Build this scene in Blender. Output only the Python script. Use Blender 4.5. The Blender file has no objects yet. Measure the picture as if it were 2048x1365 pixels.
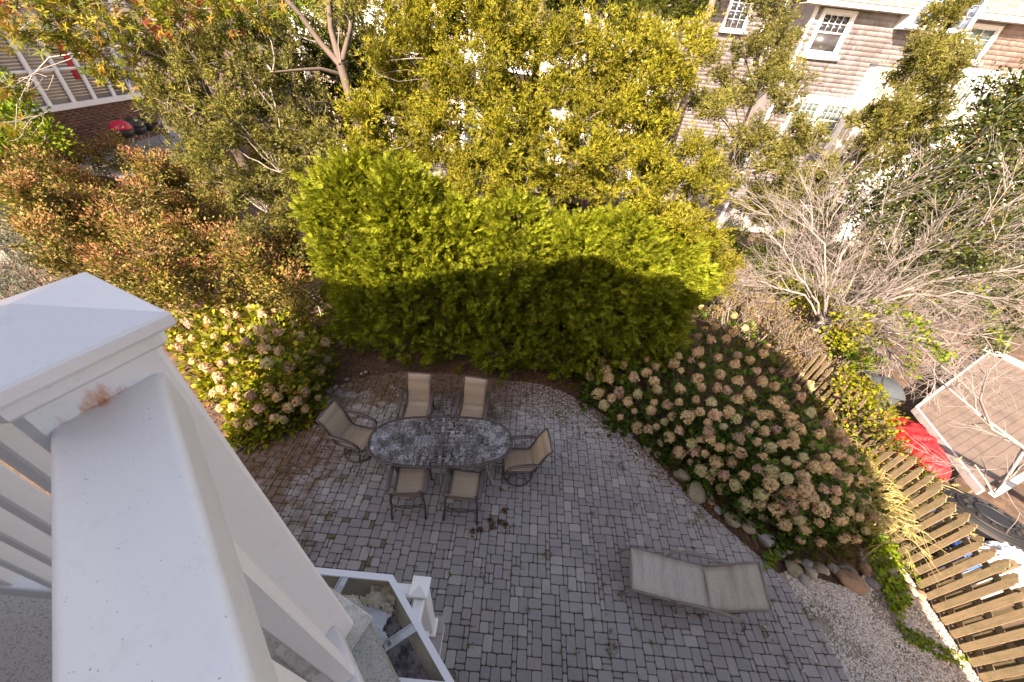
import bpy, math, random
import numpy as np
from mathutils import Vector, Matrix
random.seed(7); rng = np.random.default_rng(7)
S = bpy.context.scene
PI = math.pi
# ------------------------------------------------------------------ camera, sky, sun
FPX = 738.0; CH = 6.2
_d = np.array([926.-1024, 1558-682.5, FPX]); _d /= np.linalg.norm(_d)
_a = np.cross(_d, [0, 0, 1]); _a /= np.linalg.norm(_a); _b = np.cross(_d, _a)
if _b[2] < 0: _b = -_b
_col = math.cos(-.013)*_b+math.sin(-.013)*_a
_row = np.cross(_d, _col)
if _row[0] < 0: _row = -_row
R = np.array([_row, _col, -_d])
cam = bpy.data.cameras.new('camera'); camo = bpy.data.objects.new('camera', cam); S.collection.objects.link(camo)
cam.sensor_width = 36; cam.lens = FPX*36/2048; cam.clip_start = .02; cam.clip_end = 600
_m = np.eye(4); _m[:3, 0] = R[:, 0]; _m[:3, 1] = -R[:, 1]; _m[:3, 2] = -R[:, 2]; _m[:3, 3] = [0, 0, CH]
camo.matrix_world = Matrix(_m.tolist()); S.camera = camo
SUN_AZ, SUN_EL = math.radians(25), math.radians(35)
w = bpy.data.worlds.new('World'); S.world = w; w.use_nodes = True
nt = w.node_tree; sky = nt.nodes.new('ShaderNodeTexSky'); sky.sky_type = 'NISHITA'; sky.sun_disc = False
sky.sun_elevation = SUN_EL; sky.sun_rotation = math.pi+SUN_AZ; sky.air_density = 1.0; sky.dust_density = 1.6; sky.ozone_density = .6
bg = nt.nodes['Background']; bg.inputs[1].default_value = .115
nt.links.new(sky.outputs[0], bg.inputs[0])
sl = bpy.data.lights.new('sun', 'SUN'); so = bpy.data.objects.new('sun', sl); S.collection.objects.link(so)
sl.energy = 5.0; sl.angle = math.radians(.53); sl.color = (1, .975, .93)
so.rotation_euler = Vector((math.sin(SUN_AZ), math.cos(SUN_AZ), -math.tan(SUN_EL))).to_track_quat('-Z', 'Y').to_euler()
so.location = (-10, -20, 25)
S.view_settings.view_transform = 'Standard'; S.view_settings.look = 'None'; S.view_settings.gamma = 1
S.view_settings.exposure = 1.85
S.view_settings.use_white_balance = True; S.view_settings.white_balance_temperature = 9000; S.view_settings.white_balance_tint = 23
S.cycles.max_bounces = 8; S.cycles.transparent_max_bounces = 8

def ray(u, v): return R @ np.array([(u-1024)/FPX, (v-682.5)/FPX, 1.])
def at(u, v, Z=None, Y=None, X=None):
    r = ray(u, v)
    t = (Z-CH)/r[2] if Z is not None else (Y/r[1] if Y is not None else X/r[0])
    return r*t+np.array([0, 0, CH])

# ------------------------------------------------------------------ helpers
ORG = {}
def tag(o, label=None, cat=None, group=None, kind=None):
    if label: o['label'] = label
    if cat: o['category'] = cat
    if group: o['group'] = group
    if kind: o['kind'] = kind
    return o
def empty(name, label, cat, loc=(0, 0, 0), rz=0, group=None):
    o = bpy.data.objects.new(name, None); S.collection.objects.link(o)
    o.location = loc; o.rotation_euler = (0, 0, rz); o.empty_display_size = .1
    ORG[o.name] = np.array(loc, float)
    return tag(o, label, cat, group)
def npmesh(name, V, F, mats, mi=None, smooth=False):
    """F: list of (n,k) index arrays"""
    me = bpy.data.meshes.new(name)
    V = np.asarray(V, np.float32)
    F = [np.asarray(f, np.int32) for f in F if len(f)]
    me.vertices.add(len(V)); me.vertices.foreach_set('co', V.ravel())
    loops = np.concatenate([f.ravel() for f in F]); tot = np.concatenate([np.full(len(f), f.shape[1], np.int32) for f in F])
    start = np.concatenate([[0], np.cumsum(tot)[:-1]]).astype(np.int32)
    me.loops.add(len(loops)); me.loops.foreach_set('vertex_index', loops)
    me.polygons.add(len(tot)); me.polygons.foreach_set('loop_start', start); me.polygons.foreach_set('loop_total', tot)
    for m in (mats if isinstance(mats, (list, tuple)) else [mats]): me.materials.append(m)
    if mi is not None: me.polygons.foreach_set('material_index', np.asarray(mi, np.int32))
    if smooth: me.polygons.foreach_set('use_smooth', np.ones(len(tot), bool))
    me.update(calc_edges=True)
    return me
def link(name, me, parent=None, local=False, kind=None):
    o = bpy.data.objects.new(name, me); S.collection.objects.link(o)
    if parent is not None:
        o.parent = parent
        if not local and parent.name in ORG and ORG[parent.name].any():
            o.location = -ORG[parent.name]
    if kind: o['kind'] = kind
    ORG[o.name] = np.zeros(3)
    return o
def copy_part(src, parent, loc=None, rot=None, name=None, scale=None):
    o = src.copy(); S.collection.objects.link(o); o.parent = parent
    if loc is not None: o.location = loc
    if rot is not None: o.rotation_euler = rot
    if scale is not None: o.scale = scale
    return o
def copy_tree(o, parent=None):
    c = o.copy(); S.collection.objects.link(c); c.parent = parent
    for ch in o.children: copy_tree(ch, c)
    return c

class MB:
    def __init__(s): s.v = []; s.f = []; s.m = []
    def poly(s, pts, m=0):
        n = len(s.v); s.v += [tuple(p) for p in pts]; s.f.append(list(range(n, n+len(pts)))); s.m.append(m)
    def add(s, V, F, m=0):
        n = len(s.v); s.v += [tuple(p) for p in V]
        for f in F: s.f.append([n+i for i in f]); s.m.append(m)
    def box(s, lo, hi, m=0, M=None):
        x0, y0, z0 = lo; x1, y1, z1 = hi
        V = [(x0, y0, z0), (x1, y0, z0), (x1, y1, z0), (x0, y1, z0), (x0, y0, z1), (x1, y0, z1), (x1, y1, z1), (x0, y1, z1)]
        if M is not None: V = [tuple(M @ Vector(p)) for p in V]
        s.add(V, [(0, 3, 2, 1), (4, 5, 6, 7), (0, 1, 5, 4), (1, 2, 6, 5), (2, 3, 7, 6), (3, 0, 4, 7)], m)
    def bbox(s, lo, hi, b=.004, m=0, M=None):
        """box with chamfered edges"""
        lo = Vector(lo); hi = Vector(hi); c = (lo+hi)/2; h = (hi-lo)/2; b = min(b, *(h*.49))
        V = []; idx = {}
        for sx in (-1, 1):
            for sy in (-1, 1):
                for sz in (-1, 1):
                    for ax in range(3):
                        p = [c[0]+sx*(h[0]-b), c[1]+sy*(h[1]-b), c[2]+sz*(h[2]-b)]
                        p[ax] = c[ax]+(sx, sy, sz)[ax]*h[ax]
                        idx[(sx, sy, sz, ax)] = len(V); V.append(Vector(p))
        F = []
        for ax in range(3):
            o1, o2 = [a for a in range(3) if a != ax]
            for sg in (-1, 1):
                q = []
                for a1, a2 in ((-1, -1), (1, -1), (1, 1), (-1, 1)):
                    k = [0, 0, 0]; k[ax] = sg; k[o1] = a1; k[o2] = a2; q.append(idx[(*k, ax)])
                if (sg == 1) == (ax == 1): q = q[::-1]
                F.append(q)
        for ax in range(3):
            o1, o2 = [a for a in range(3) if a != ax]
            for a1 in (-1, 1):
                for a2 in (-1, 1):
                    k0 = [0, 0, 0]; k0[ax] = -1; k0[o1] = a1; k0[o2] = a2; k1 = list(k0); k1[ax] = 1
                    F.append([idx[(*k0, o1)], idx[(*k1, o1)], idx[(*k1, o2)], idx[(*k0, o2)]])
        for sx in (-1, 1):
            for sy in (-1, 1):
                for sz in (-1, 1): F.append([idx[(sx, sy, sz, a)] for a in range(3)])
        if M is not None: V = [M @ p for p in V]
        s.add(V, F, m)
    def prism(s, pts, z0, z1, m=0, mt=None):
        n = len(pts)
        V = [(p[0], p[1], z0) for p in pts]+[(p[0], p[1], z1) for p in pts]
        s.add(V, [tuple(range(n))[::-1]]+[(i, (i+1) % n, n+(i+1) % n, n+i) for i in range(n)], m)
        s.add([(p[0], p[1], z1) for p in pts], [tuple(range(n))], m if mt is None else mt)
    def beam(s, a, b, wd, ht, m=0, up=(0, 0, 1), bev=0):
        a = Vector(a); b = Vector(b); y = (b-a); L = y.length; y.normalize(); up = Vector(up)
        x = y.cross(up).normalized(); z = x.cross(y)
        M = Matrix((x, y, z)).transposed().to_4x4(); M.translation = a
        (s.bbox if bev else s.box)((-wd/2, 0, -ht/2), (wd/2, L, ht/2), **({'b': bev} if bev else {}), m=m, M=M)
    def tube(s, pts, r, n=8, m=0, cap=True, flat=1):
        P = [Vector(p) for p in pts]; rs = r if isinstance(r, (list, tuple)) else [r]*len(P)
        base = len(s.v); ref = Vector((0, 0, 1))
        for i, p in enumerate(P):
            t = (P[min(i+1, len(P)-1)]-P[max(i-1, 0)]).normalized()
            if abs(t.dot(ref)) > .95: ref = Vector((1, 0, 0))
            x = t.cross(ref).normalized(); y = x.cross(t).normalized(); ref = y
            for k in range(n):
                a = 2*PI*k/n; s.v.append(tuple(p+x*math.cos(a)*rs[i]+y*math.sin(a)*rs[i]*flat))
        for i in range(len(P)-1):
            for k in range(n):
                a0 = base+i*n+k; a1 = base+i*n+(k+1) % n
                s.f.append([a0, a1, a1+n, a0+n]); s.m.append(m)
        if cap:
            s.f.append([base+k for k in range(n)][::-1]); s.m.append(m)
            s.f.append([base+(len(P)-1)*n+k for k in range(n)]); s.m.append(m)
    def build(s, name, mats, parent=None, smooth=False, local=False, kind=None):
        me = bpy.data.meshes.new(name); me.from_pydata(s.v, [], s.f)
        for m in (mats if isinstance(mats, (list, tuple)) else [mats]): me.materials.append(m)
        me.polygons.foreach_set('material_index', s.m)
        if smooth: me.polygons.foreach_set('use_smooth', np.ones(len(s.f), bool))
        me.update()
        return link(name, me, parent, local, kind)

# ------------------------------------------------------------------ materials
def nodes(name):
    m = bpy.data.materials.new(name); m.use_nodes = True
    return m, m.node_tree, m.node_tree.nodes['Principled BSDF'], m.node_tree.nodes['Material Output']
def N(t, k, **kw):
    n = t.nodes.new(k)
    for a, b in kw.items(): setattr(n, a, b)
    return n
def ramp(t, fac, cols):
    r = N(t, 'ShaderNodeValToRGB'); e = r.color_ramp.elements
    while len(e) < len(cols): e.new(.5)
    for i, c in enumerate(cols):
        p, c = c if isinstance(c[0], (int, float)) and len(c) == 2 else (i/(len(cols)-1), c)
        e[i].position = p; e[i].color = (*c, 1)
    t.links.new(fac, r.inputs[0]); return r.outputs[0]
def mix(t, f, a, b, mode='MIX'):
    n = N(t, 'ShaderNodeMix', data_type='RGBA', blend_type=mode)
    for s_, v in ((0, f), (6, a), (7, b)):
        if isinstance(v, (int, float)): n.inputs[s_].default_value = v
        elif isinstance(v, tuple): n.inputs[s_].default_value = (*v, 1)
        else: t.links.new(v, n.inputs[s_])
    return n.outputs[2]
def noise(t, scale, detail=4, rough=.6, vec=None, st=None):
    n = N(t, 'ShaderNodeTexNoise'); n.inputs['Scale'].default_value = scale; n.inputs['Detail'].default_value = detail; n.inputs['Roughness'].default_value = rough
    g = N(t, 'ShaderNodeNewGeometry').outputs['Position'] if vec is None else vec
    if st:
        mp = N(t, 'ShaderNodeMapping'); mp.inputs['Scale'].default_value = st; t.links.new(g, mp.inputs[0]); g = mp.outputs[0]
    t.links.new(g, n.inputs['Vector']); return n.outputs[0]
def mapr(t, v, a, b, c=0., d=1.):
    n = N(t, 'ShaderNodeMapRange'); n.clamp = True
    for i, x in enumerate((a, b, c, d)): n.inputs[i+1].default_value = x
    t.links.new(v, n.inputs[0]); return n.outputs[0]
def solid(name, c, rough=.6, var=.12, scale=8, bump=.0, bscale=60, dirt=None, dscale=2, metal=0, st=None, spec=.5, isl=0., dth=(.5, .7)):
    m, t, p, o = nodes(name)
    col = mix(t, noise(t, scale, st=st), tuple(x*(1-var) for x in c), tuple(min(1, x*(1+var)) for x in c))
    if isl:
        g = N(t, 'ShaderNodeNewGeometry')
        col = mix(t, 1.0, col, ramp(t, g.outputs['Random Per Island'], [(1-isl,)*3, (1+isl*.0,)*3]), 'MULTIPLY')
    if dirt: col = mix(t, mapr(t, noise(t, dscale, 6, .7), dth[0], dth[1]), col, dirt)
    t.links.new(col, p.inputs['Base Color']); p.inputs['Roughness'].default_value = rough; p.inputs['Metallic'].default_value = metal
    p.inputs['Specular IOR Level'].default_value = spec
    if bump:
        b = N(t, 'ShaderNodeBump'); b.inputs['Strength'].default_value = bump; b.inputs['Distance'].default_value = .01
        t.links.new(noise(t, bscale, 5, .7, st=st), b.inputs['Height']); t.links.new(b.outputs[0], p.inputs['Normal'])
    return m
def leafmat(name, cols, trans=.35, rough=.55, big=.25, bscale=.9, spec=.3):
    if not any(q in name for q in ('petal', 'straw', 'litter', 'weed')): cols = [tuple(v*.72 for v in c) for c in cols]; trans *= .75
    m, t, p, o = nodes(name)
    g = N(t, 'ShaderNodeNewGeometry')
    c = ramp(t, g.outputs['Random Per Island'], cols)
    c = mix(t, 1.0, c, ramp(t, noise(t, bscale, 3), [(.3, (1-big,)*3), (.7, (1+big, 1+big, 1.))]), 'MULTIPLY')
    t.links.new(c, p.inputs['Base Color']); p.inputs['Roughness'].default_value = rough; p.inputs['Specular IOR Level'].default_value = spec*.45
    tr = N(t, 'ShaderNodeBsdfTranslucent'); t.links.new(c, tr.inputs[0])
    mx = N(t, 'ShaderNodeMixShader'); mx.inputs[0].default_value = trans
    t.links.new(p.outputs[0], mx.inputs[1]); t.links.new(tr.outputs[0], mx.inputs[2]); t.links.new(mx.outputs[0], o.inputs[0])
    return m
def glass(name, c=(.02, .025, .03), rough=.06):
    m, t, p, o = nodes(name); p.inputs['Base Color'].default_value = (*c, 1); p.inputs['Roughness'].default_value = rough
    p.inputs['Specular IOR Level'].default_value = .8; return m

M = {}
M['vinyl'] = solid('white_vinyl', (.80, .80, .80), .45, .035, 14, .12, 90, dirt=(.68, .665, .63), dscale=34, dth=(.58, .82))
M['white'] = solid('white_paint', (.74, .74, .74), .5, .04, 3, dirt=(.62, .60, .56), dscale=5, dth=(.6, .9))
M['whitetrim'] = solid('white_trim', (.72, .72, .73), .5, .03, 3)
M['bark'] = solid('bark', (.20, .15, .115), .9, .35, 5, .8, 25, st=(6, 6, 1))
M['barkgrey'] = solid('grey_bark', (.10, .078, .065), .9, .3, 6, .4, 30)
M['twig'] = solid('pale_twig', (.32, .285, .27), .85, .25, 9, isl=.35)
M['twigbrown'] = solid('brown_twig', (.20, .13, .09), .85, .25, 9)
M['arb'] = leafmat('arborvitae_green', [(.08, .13, .010), (.175, .23, .018), (.30, .34, .03), (.42, .43, .055)], .38, .6, .22, 1.6)
M['cedar'] = leafmat('cedar_olive', [(.08, .09, .014), (.18, .20, .022), (.32, .33, .04), (.38, .30, .05), (.17, .19, .025)], .3, .7, .3, 1.1)
M['cedarg'] = leafmat('cedar_grey_green', [(.06, .08, .018), (.15, .17, .04), (.28, .28, .08), (.28, .22, .09), (.11, .14, .03)], .28, .7, .3, 1.1)
M['cedard'] = leafmat('cedar_shaded', [(.035, .05, .012), (.07, .09, .016), (.11, .12, .02)], .25, .7, .3, 1.1)  # dark cedar copy: shadow on the far boughs put into the leaf colour
M['maple'] = leafmat('star_leaf', [(.05, .08, .012), (.13, .17, .02), (.26, .27, .03), (.36, .31, .045), (.30, .14, .04)], .42, .5, .2, 1.3)
M['redleaf'] = leafmat('red_leaf', [(.24, .04, .025), (.32, .10, .04), (.34, .18, .05)], .4)
M['crepe'] = leafmat('crepe_leaf', [(.04, .07, .012), (.10, .12, .02), (.26, .23, .05), (.38, .23, .10), (.20, .23, .035), (.42, .29, .13), (.07, .10, .015)], .32, .45, .35, 1.4, .5)
M['crepered'] = leafmat('crepe_red_leaf', [(.34, .14, .065), (.44, .22, .11), (.48, .31, .18)], .3, .5, .2)
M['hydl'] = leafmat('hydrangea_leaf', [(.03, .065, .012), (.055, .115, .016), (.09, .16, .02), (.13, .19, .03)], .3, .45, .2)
M['hydl2'] = leafmat('hydrangea_leaf_yellow_sunlit', [(.10, .14, .015), (.26, .30, .025), (.42, .41, .035), (.14, .19, .02), (.42, .25, .06)], .4, .45, .2)  # yellowed leaves, colour brightened further to look sunlit
M['holly'] = leafmat('glossy_dark_leaf', [(.018, .03, .01), (.04, .065, .014), (.07, .10, .02), (.12, .12, .03)], .18, .35, .25, 1.2, .9)
M['orange'] = leafmat('orange_berries', [(.4, .17, .015), (.45, .25, .03)], .1)
M['barb'] = leafmat('barberry_leaf', [(.10, .13, .03), (.26, .16, .12), (.32, .22, .17), (.16, .17, .05), (.36, .27, .2)], .25)
M['vine'] = leafmat('vine_green', [(.08, .17, .015), (.15, .27, .02), (.24, .34, .03), (.30, .33, .03)], .4, .45, .2)
M['spruce'] = leafmat('blue_spruce', [(.14, .18, .17), (.25, .30, .27), (.10, .12, .09), (.33, .36, .31)], .1, .6)
M['straw'] = leafmat('straw_blades', [(.42, .34, .15), (.56, .47, .26), (.30, .30, .08), (.62, .54, .33)], .3, .6, .15)
M['drygrass'] = leafmat('brown_grass', [(.20, .13, .05), (.30, .2, .08), (.16, .14, .04)], .25, .7, .2)
M['weed'] = leafmat('weed_mix', [(.10, .17, .02), (.20, .24, .03), (.36, .18, .05), (.26, .12, .04), (.18, .22, .03)], .4)
M['litter'] = leafmat('leaf_litter', [(.11, .05, .025), (.20, .095, .045), (.27, .14, .07), (.08, .045, .02)], .1, .8)
PET = [leafmat('dry_petal_%s' % n, c, .3, .7, .1) for n, c in (
    ('tan', [(.60, .40, .21), (.70, .52, .30), (.78, .61, .39), (.46, .27, .14)]),
    ('pink', [(.56, .35, .23), (.66, .45, .31), (.75, .55, .39), (.42, .22, .14)]),
    ('green', [(.50, .47, .22), (.58, .54, .30), (.64, .52, .33), (.42, .38, .17)]),
    ('brown', [(.36, .23, .16), (.46, .31, .23), (.54, .40, .30), (.30, .17, .12)]))]
PAVC = [(.245, .218, .205), (.275, .246, .230), (.222, .198, .190), (.33, .295, .268), (.26, .218, .204), (.232, .202, .197)]
def pavmat(i, c):
    m, t, p, o = nodes('paver_concrete_%s' % 'abcdef'[i])
    big = noise(t, .55, 3); fine = noise(t, 220, 2, .5); mid = noise(t, 14, 5, .65)
    col = mix(t, mid, tuple(x*.86 for x in c), tuple(x*1.12 for x in c))
    col = mix(t, mapr(t, fine, .35, .7), col, tuple(x*1.35 for x in c))
    col = mix(t, mapr(t, fine, .30, .42, 1, 0), col, tuple(x*.5 for x in c))
    col = mix(t, mapr(t, big, .35, .7, .0, .45), col, (.39, .355, .32)); col = mix(t, mapr(t, noise(t, 1.7, 5, .7), .56, .74, 0, .45), col, (.17, .14, .115))
    # dirt and moss where soil washes over the back edge
    sep = N(t, 'ShaderNodeSeparateXYZ'); g = N(t, 'ShaderNodeNewGeometry'); t.links.new(g.outputs['Position'], sep.inputs[0])
    back = mapr(t, sep.outputs[1], 4.3, 5.5); left = mapr(t, sep.outputs[0], -1.9, -4.0)
    mx = N(t, 'ShaderNodeMath', operation='MAXIMUM'); t.links.new(back, mx.inputs[0]); t.links.new(left, mx.inputs[1])
    ad = N(t, 'ShaderNodeMath', operation='MULTIPLY_ADD'); t.links.new(mx.outputs[0], ad.inputs[0]); ad.inputs[1].default_value = .34
    t.links.new(noise(t, 3.2, 6, .7), ad.inputs[2])
    col = mix(t, mapr(t, ad.outputs[0], .62, .76, 0, .9), col, (.15, .088, .052))
    wh = N(t, 'ShaderNodeMath', operation='MULTIPLY'); t.links.new(mapr(t, sep.outputs[0], -.2, .7), wh.inputs[0]); t.links.new(mapr(t, sep.outputs[1], 3.6, 4.8), wh.inputs[1])
    w2 = N(t, 'ShaderNodeMath', operation='MULTIPLY'); t.links.new(wh.outputs[0], w2.inputs[0]); t.links.new(mapr(t, noise(t, 22, 4, .7), .47, .56, 0, .6), w2.inputs[1])
    col = mix(t, w2.outputs[0], col, (.54, .54, .55))
    t.links.new(col, p.inputs['Base Color']); p.inputs['Roughness'].default_value = .88
    b = N(t, 'ShaderNodeBump'); b.inputs['Strength'].default_value = .5; b.inputs['Distance'].default_value = .004
    t.links.new(fine, b.inputs['Height']); t.links.new(b.outputs[0], p.inputs['Normal'])
    return m
MP = [pavmat(i, c) for i, c in enumerate(PAVC)]
M['inlay'] = solid('brown_paver', (.17, .125, .075), .9, .25, 30, .5, 200)
M['joint'] = solid('joint_sand', (.10, .085, .055), .95, .4, 18, .5, 120, dirt=(.06, .08, .03), dscale=3)
M['soil'] = solid('soil', (.085, .055, .04), .95, .45, 3.5, .9, 45, dirt=(.17, .11, .07), dscale=4)
M['gravelbase'] = solid('gravel_base', (.33, .28, .22), .95, .5, 60, .8, 160, dirt=(.13, .09, .05), dscale=3.5)
def pebmat():
    m, t, p, o = nodes('pebble'); g = N(t, 'ShaderNodeNewGeometry')
    c = ramp(t, g.outputs['Random Per Island'], [(.0, (.70, .65, .57)), (.40, (.56, .47, .37)), (.58, (.42, .30, .20)), (.72, (.78, .75, .71)), (.86, (.24, .18, .13)), (1, (.66, .6, .53))])
    t.links.new(c, p.inputs['Base Color']); p.inputs['Roughness'].default_value = .7; return m
M['pebble'] = pebmat()
ROCKC = [solid('rock_olive', (.24, .205, .13), .85, .4, 7, .6, 40, dirt=(.12, .12, .06), dscale=6),
         solid('rock_grey', (.25, .235, .22), .85, .3, 7, .5, 40, dirt=(.2, .19, .17), dscale=8),
         solid('rock_rust', (.30, .18, .11), .85, .3, 6, .5, 40, dirt=(.25, .18, .12), dscale=6),
         solid('rock_pale', (.40, .34, .27), .8, .25, 6, .4, 40)]
M['fence'] = solid('weathered_fence', (.27, .20, .118), .85, .45, 6, .9, 22, dirt=(.15, .14, .075), dscale=5, st=(1, 14, 1), isl=.2)
M['fenceback'] = solid('weathered_fence_shaded', (.16, .115, .065), .9, .3, 4, .5, 30, dirt=(.09, .09, .05), dscale=3)  # darker copy of the fence wood: shade in the gaps put into its colour
M['frame'] = solid('bronze_frame', (.115, .085, .075), .45, .2, 12, metal=.35)
M['taupe'] = solid('taupe_frame', (.24, .19, .16), .5, .2, 12, metal=.25)
M['alu'] = solid('weathered_aluminium', (.50, .50, .50), .45, .25, 20, metal=.5, dirt=(.22, .21, .2), dscale=12)
M['membrane'] = solid('deck_membrane', (.56, .54, .49), .8, .3, 260, .8, 300, dirt=(.30, .28, .23), dscale=160, dth=(.52, .62))
M['membrane2'] = solid('deck_pad', (.56, .53, .48), .7, .25, 120, .4, 200, dirt=(.33, .29, .24), dscale=40, dth=(.45, .7))
M['gutterin'] = solid('gutter_grime', (.34, .29, .21), .8, .35, 6, .2, 40, dirt=(.52, .47, .38), dscale=4, st=(1, 1, .6))
M['debris'] = solid('gutter_debris', (.09, .085, .09), .95, .6, 60, 1, 90, dirt=(.34, .29, .28), dscale=34, dth=(.42, .6))
M['paper'] = solid('torn_flashing', (.50, .42, .31), .8, .25, 14, .8, 30, dirt=(.62, .58, .5), dscale=9)
M['peel'] = solid('peeling_white_coat', (.60, .60, .60), .7, .12, 20, .5, 60, dirt=(.2, .2, .22), dscale=18, dth=(.62, .68))
M['lowdeck'] = solid('lower_deck_board', (.36, .30, .29), .8, .15, 10)
M['edgew'] = solid('weathered_white_edge', (.50, .49, .50), .6, .2, 6, dirt=(.3, .28, .26), dscale=7)
M['compboard'] = solid('composite_board', (.155, .118, .098), .7, .25, 5, dirt=(.10, .08, .068), dscale=3)
M['roof'] = solid('grey_roof_shingle', (.20, .19, .19), .9, .15, 15, .5, 80, isl=.35)
M['brick'] = solid('brick', (.22, .10, .065), .9, .3, 9, .4, 60, isl=.35)
M['deckgrey'] = solid('grey_deck_boards', (.26, .25, .25), .8, .2, 6)
M['soffit'] = solid('soffit', (.50, .43, .34), .7, .05, 3)
M['glass'] = glass('window_glass', (.03, .035, .045)); M['glassd'] = glass('dark_screen', (.05, .05, .055), .3)
M['glassg'] = glass('green_glass', (.10, .14, .13), .1); M['glassb'] = glass('sky_glass', (.10, .14, .22), .05)  # blue panes: reflected sky put into the base colour
M['mauve'] = solid('mauve_clapboard', (.27, .24, .25), .7, .1, 5)
M['black'] = solid('black_plastic', (.012, .012, .013), .5, .2, 10)
M['slate'] = solid('slate_cover', (.06, .075, .085), .6, .4, 5, .5, 20)
M['red'] = solid('red_fabric', (.55, .02, .025), .55, .12, 4, .3, 40)
M['redgloss'] = solid('red_enamel', (.45, .012, .04), .3, .1, 4)
M['blue'] = solid('blue_plastic', (.02, .09, .38), .4, .1, 5)
M['plastic'] = solid('white_sheet', (.62, .66, .72), .35, .1, 4, .6, 12)
M['blind'] = solid('blind_slat', (.55, .45, .36), .6, .1, 5)
M['clothred'] = solid('red_curtain', (.5, .03, .03), .7, .1, 5)
def shinglemat(name, c, c2, c3):
    m, t, p, o = nodes(name); g = N(t, 'ShaderNodeNewGeometry')
    col = ramp(t, g.outputs['Random Per Island'], [c, c2, c3, c2])
    st = noise(t, 3, 5, .7, st=(9, 9, .8)); col = mix(t, mapr(t, st, .45, .7), col, tuple(min(1, x*1.35) for x in c3))
    col = mix(t, mapr(t, noise(t, 1.2, 4), .35, .65, 0, .5), col, c)
    t.links.new(col, p.inputs['Base Color']); p.inputs['Roughness'].default_value = .85
    b = N(t, 'ShaderNodeBump'); b.inputs['Strength'].default_value = .4; b.inputs['Distance'].default_value = .01
    t.links.new(noise(t, 20, 4, st=(8, 8, 1)), b.inputs['Height']); t.links.new(b.outputs[0], p.inputs['Normal']); return m
M['shingle'] = shinglemat('cedar_shingle', (.145, .12, .12), (.21, .19, .195), (.30, .285, .30))
M['shingler'] = shinglemat('cedar_shingle_red', (.17, .10, .085), (.22, .15, .13), (.29, .23, .215))
def slingmat(name, c1, c2):
    m, t, p, o = nodes(name)
    tc = N(t, 'ShaderNodeTexCoord').outputs['Object']
    a = noise(t, 10, 3, .6, vec=tc, st=(40, 1.2, 1.2)); b = noise(t, 10, 3, .6, vec=tc, st=(1.2, 30, 30))
    mm = N(t, 'ShaderNodeMath', operation='ADD'); t.links.new(a, mm.inputs[0]); t.links.new(b, mm.inputs[1])
    col = mix(t, mapr(t, mm.outputs[0], .75, 1.25), c1, c2); col = mix(t, mapr(t, noise(t, 3, 4, .6, vec=tc, st=(.35, 3.2, 3.2)), .48, .72, 0, .55), col, tuple(x*.55 for x in c1)); t.links.new(col, p.inputs['Base Color']); p.inputs['Roughness'].default_value = .75  # dark bands paint the shade of creases across the cloth
    b = N(t, 'ShaderNodeBump'); b.inputs['Strength'].default_value = .5; b.inputs['Distance'].default_value = .02; t.links.new(noise(t, 3, 3, .5, vec=tc, st=(.5, 3, 3)), b.inputs['Height']); t.links.new(b.outputs[0], p.inputs['Normal'])
    return m
M['sling'] = slingmat('tan_sling', (.31, .225, .155), (.46, .355, .25)); M['slingg'] = slingmat('grey_tan_sling', (.36, .31, .25), (.54, .48, .40))
# rust stain on the corner post and rail
def rustvinyl():
    m, t, p, o = nodes('rust_stained_vinyl')
    base = mix(t, mapr(t, noise(t, 38, 7, .7), .55, .85), (.80, .80, .80), (.67, .655, .62)); base = mix(t, mapr(t, noise(t, 420, 2, .5), .70, .76), base, (.42, .40, .36))
    g = N(t, 'ShaderNodeNewGeometry').outputs['Position']
    for c, r in ((at(175, 790, Z=CH-.287), .0235), (at(215, 765, Z=CH-.290), .018), (at(252, 752, Z=CH-.292), .015), (at(140, 822, Z=CH-.290), .016)):
        dn = N(t, 'ShaderNodeVectorMath', operation='DISTANCE'); t.links.new(g, dn.inputs[0]); dn.inputs[1].default_value = tuple(c)
        nz = N(t, 'ShaderNodeMath', operation='MULTIPLY_ADD'); t.links.new(noise(t, 130, 4, .7, st=(1, 1, .35)), nz.inputs[0]); nz.inputs[1].default_value = .026; t.links.new(dn.outputs['Value'], nz.inputs[2])
        base = mix(t, mapr(t, nz.outputs[0], r+.009, r+.019, .95, 0), base, (.58, .17, .012))
    t.links.new(base, p.inputs['Base Color']); p.inputs['Roughness'].default_value = .42; return m
M['rust'] = rustvinyl()

def inside(poly, P):
    P = np.asarray(P); x, y = P[:, 0], P[:, 1]; r = np.zeros(len(P), bool); n = len(poly)
    for i in range(n):
        x0, y0 = poly[i]; x1, y1 = poly[(i+1) % n]
        if y0 == y1: continue
        c = ((y0 > y) != (y1 > y)) & (x < (x1-x0)*(y-y0)/(y1-y0)+x0); r ^= c
    return r
def edgedist(poly, P):
    P = np.asarray(P, float); d = np.full(len(P), 1e9)
    for i in range(len(poly)):
        a = np.array(poly[i], float); b = np.array(poly[(i+1) % len(poly)], float); ab = b-a
        t = np.clip(((P-a)@ab)/(ab@ab+1e-9), 0, 1); d = np.minimum(d, np.linalg.norm(P-a-t[:, None]*ab, axis=1))
    return d

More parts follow.
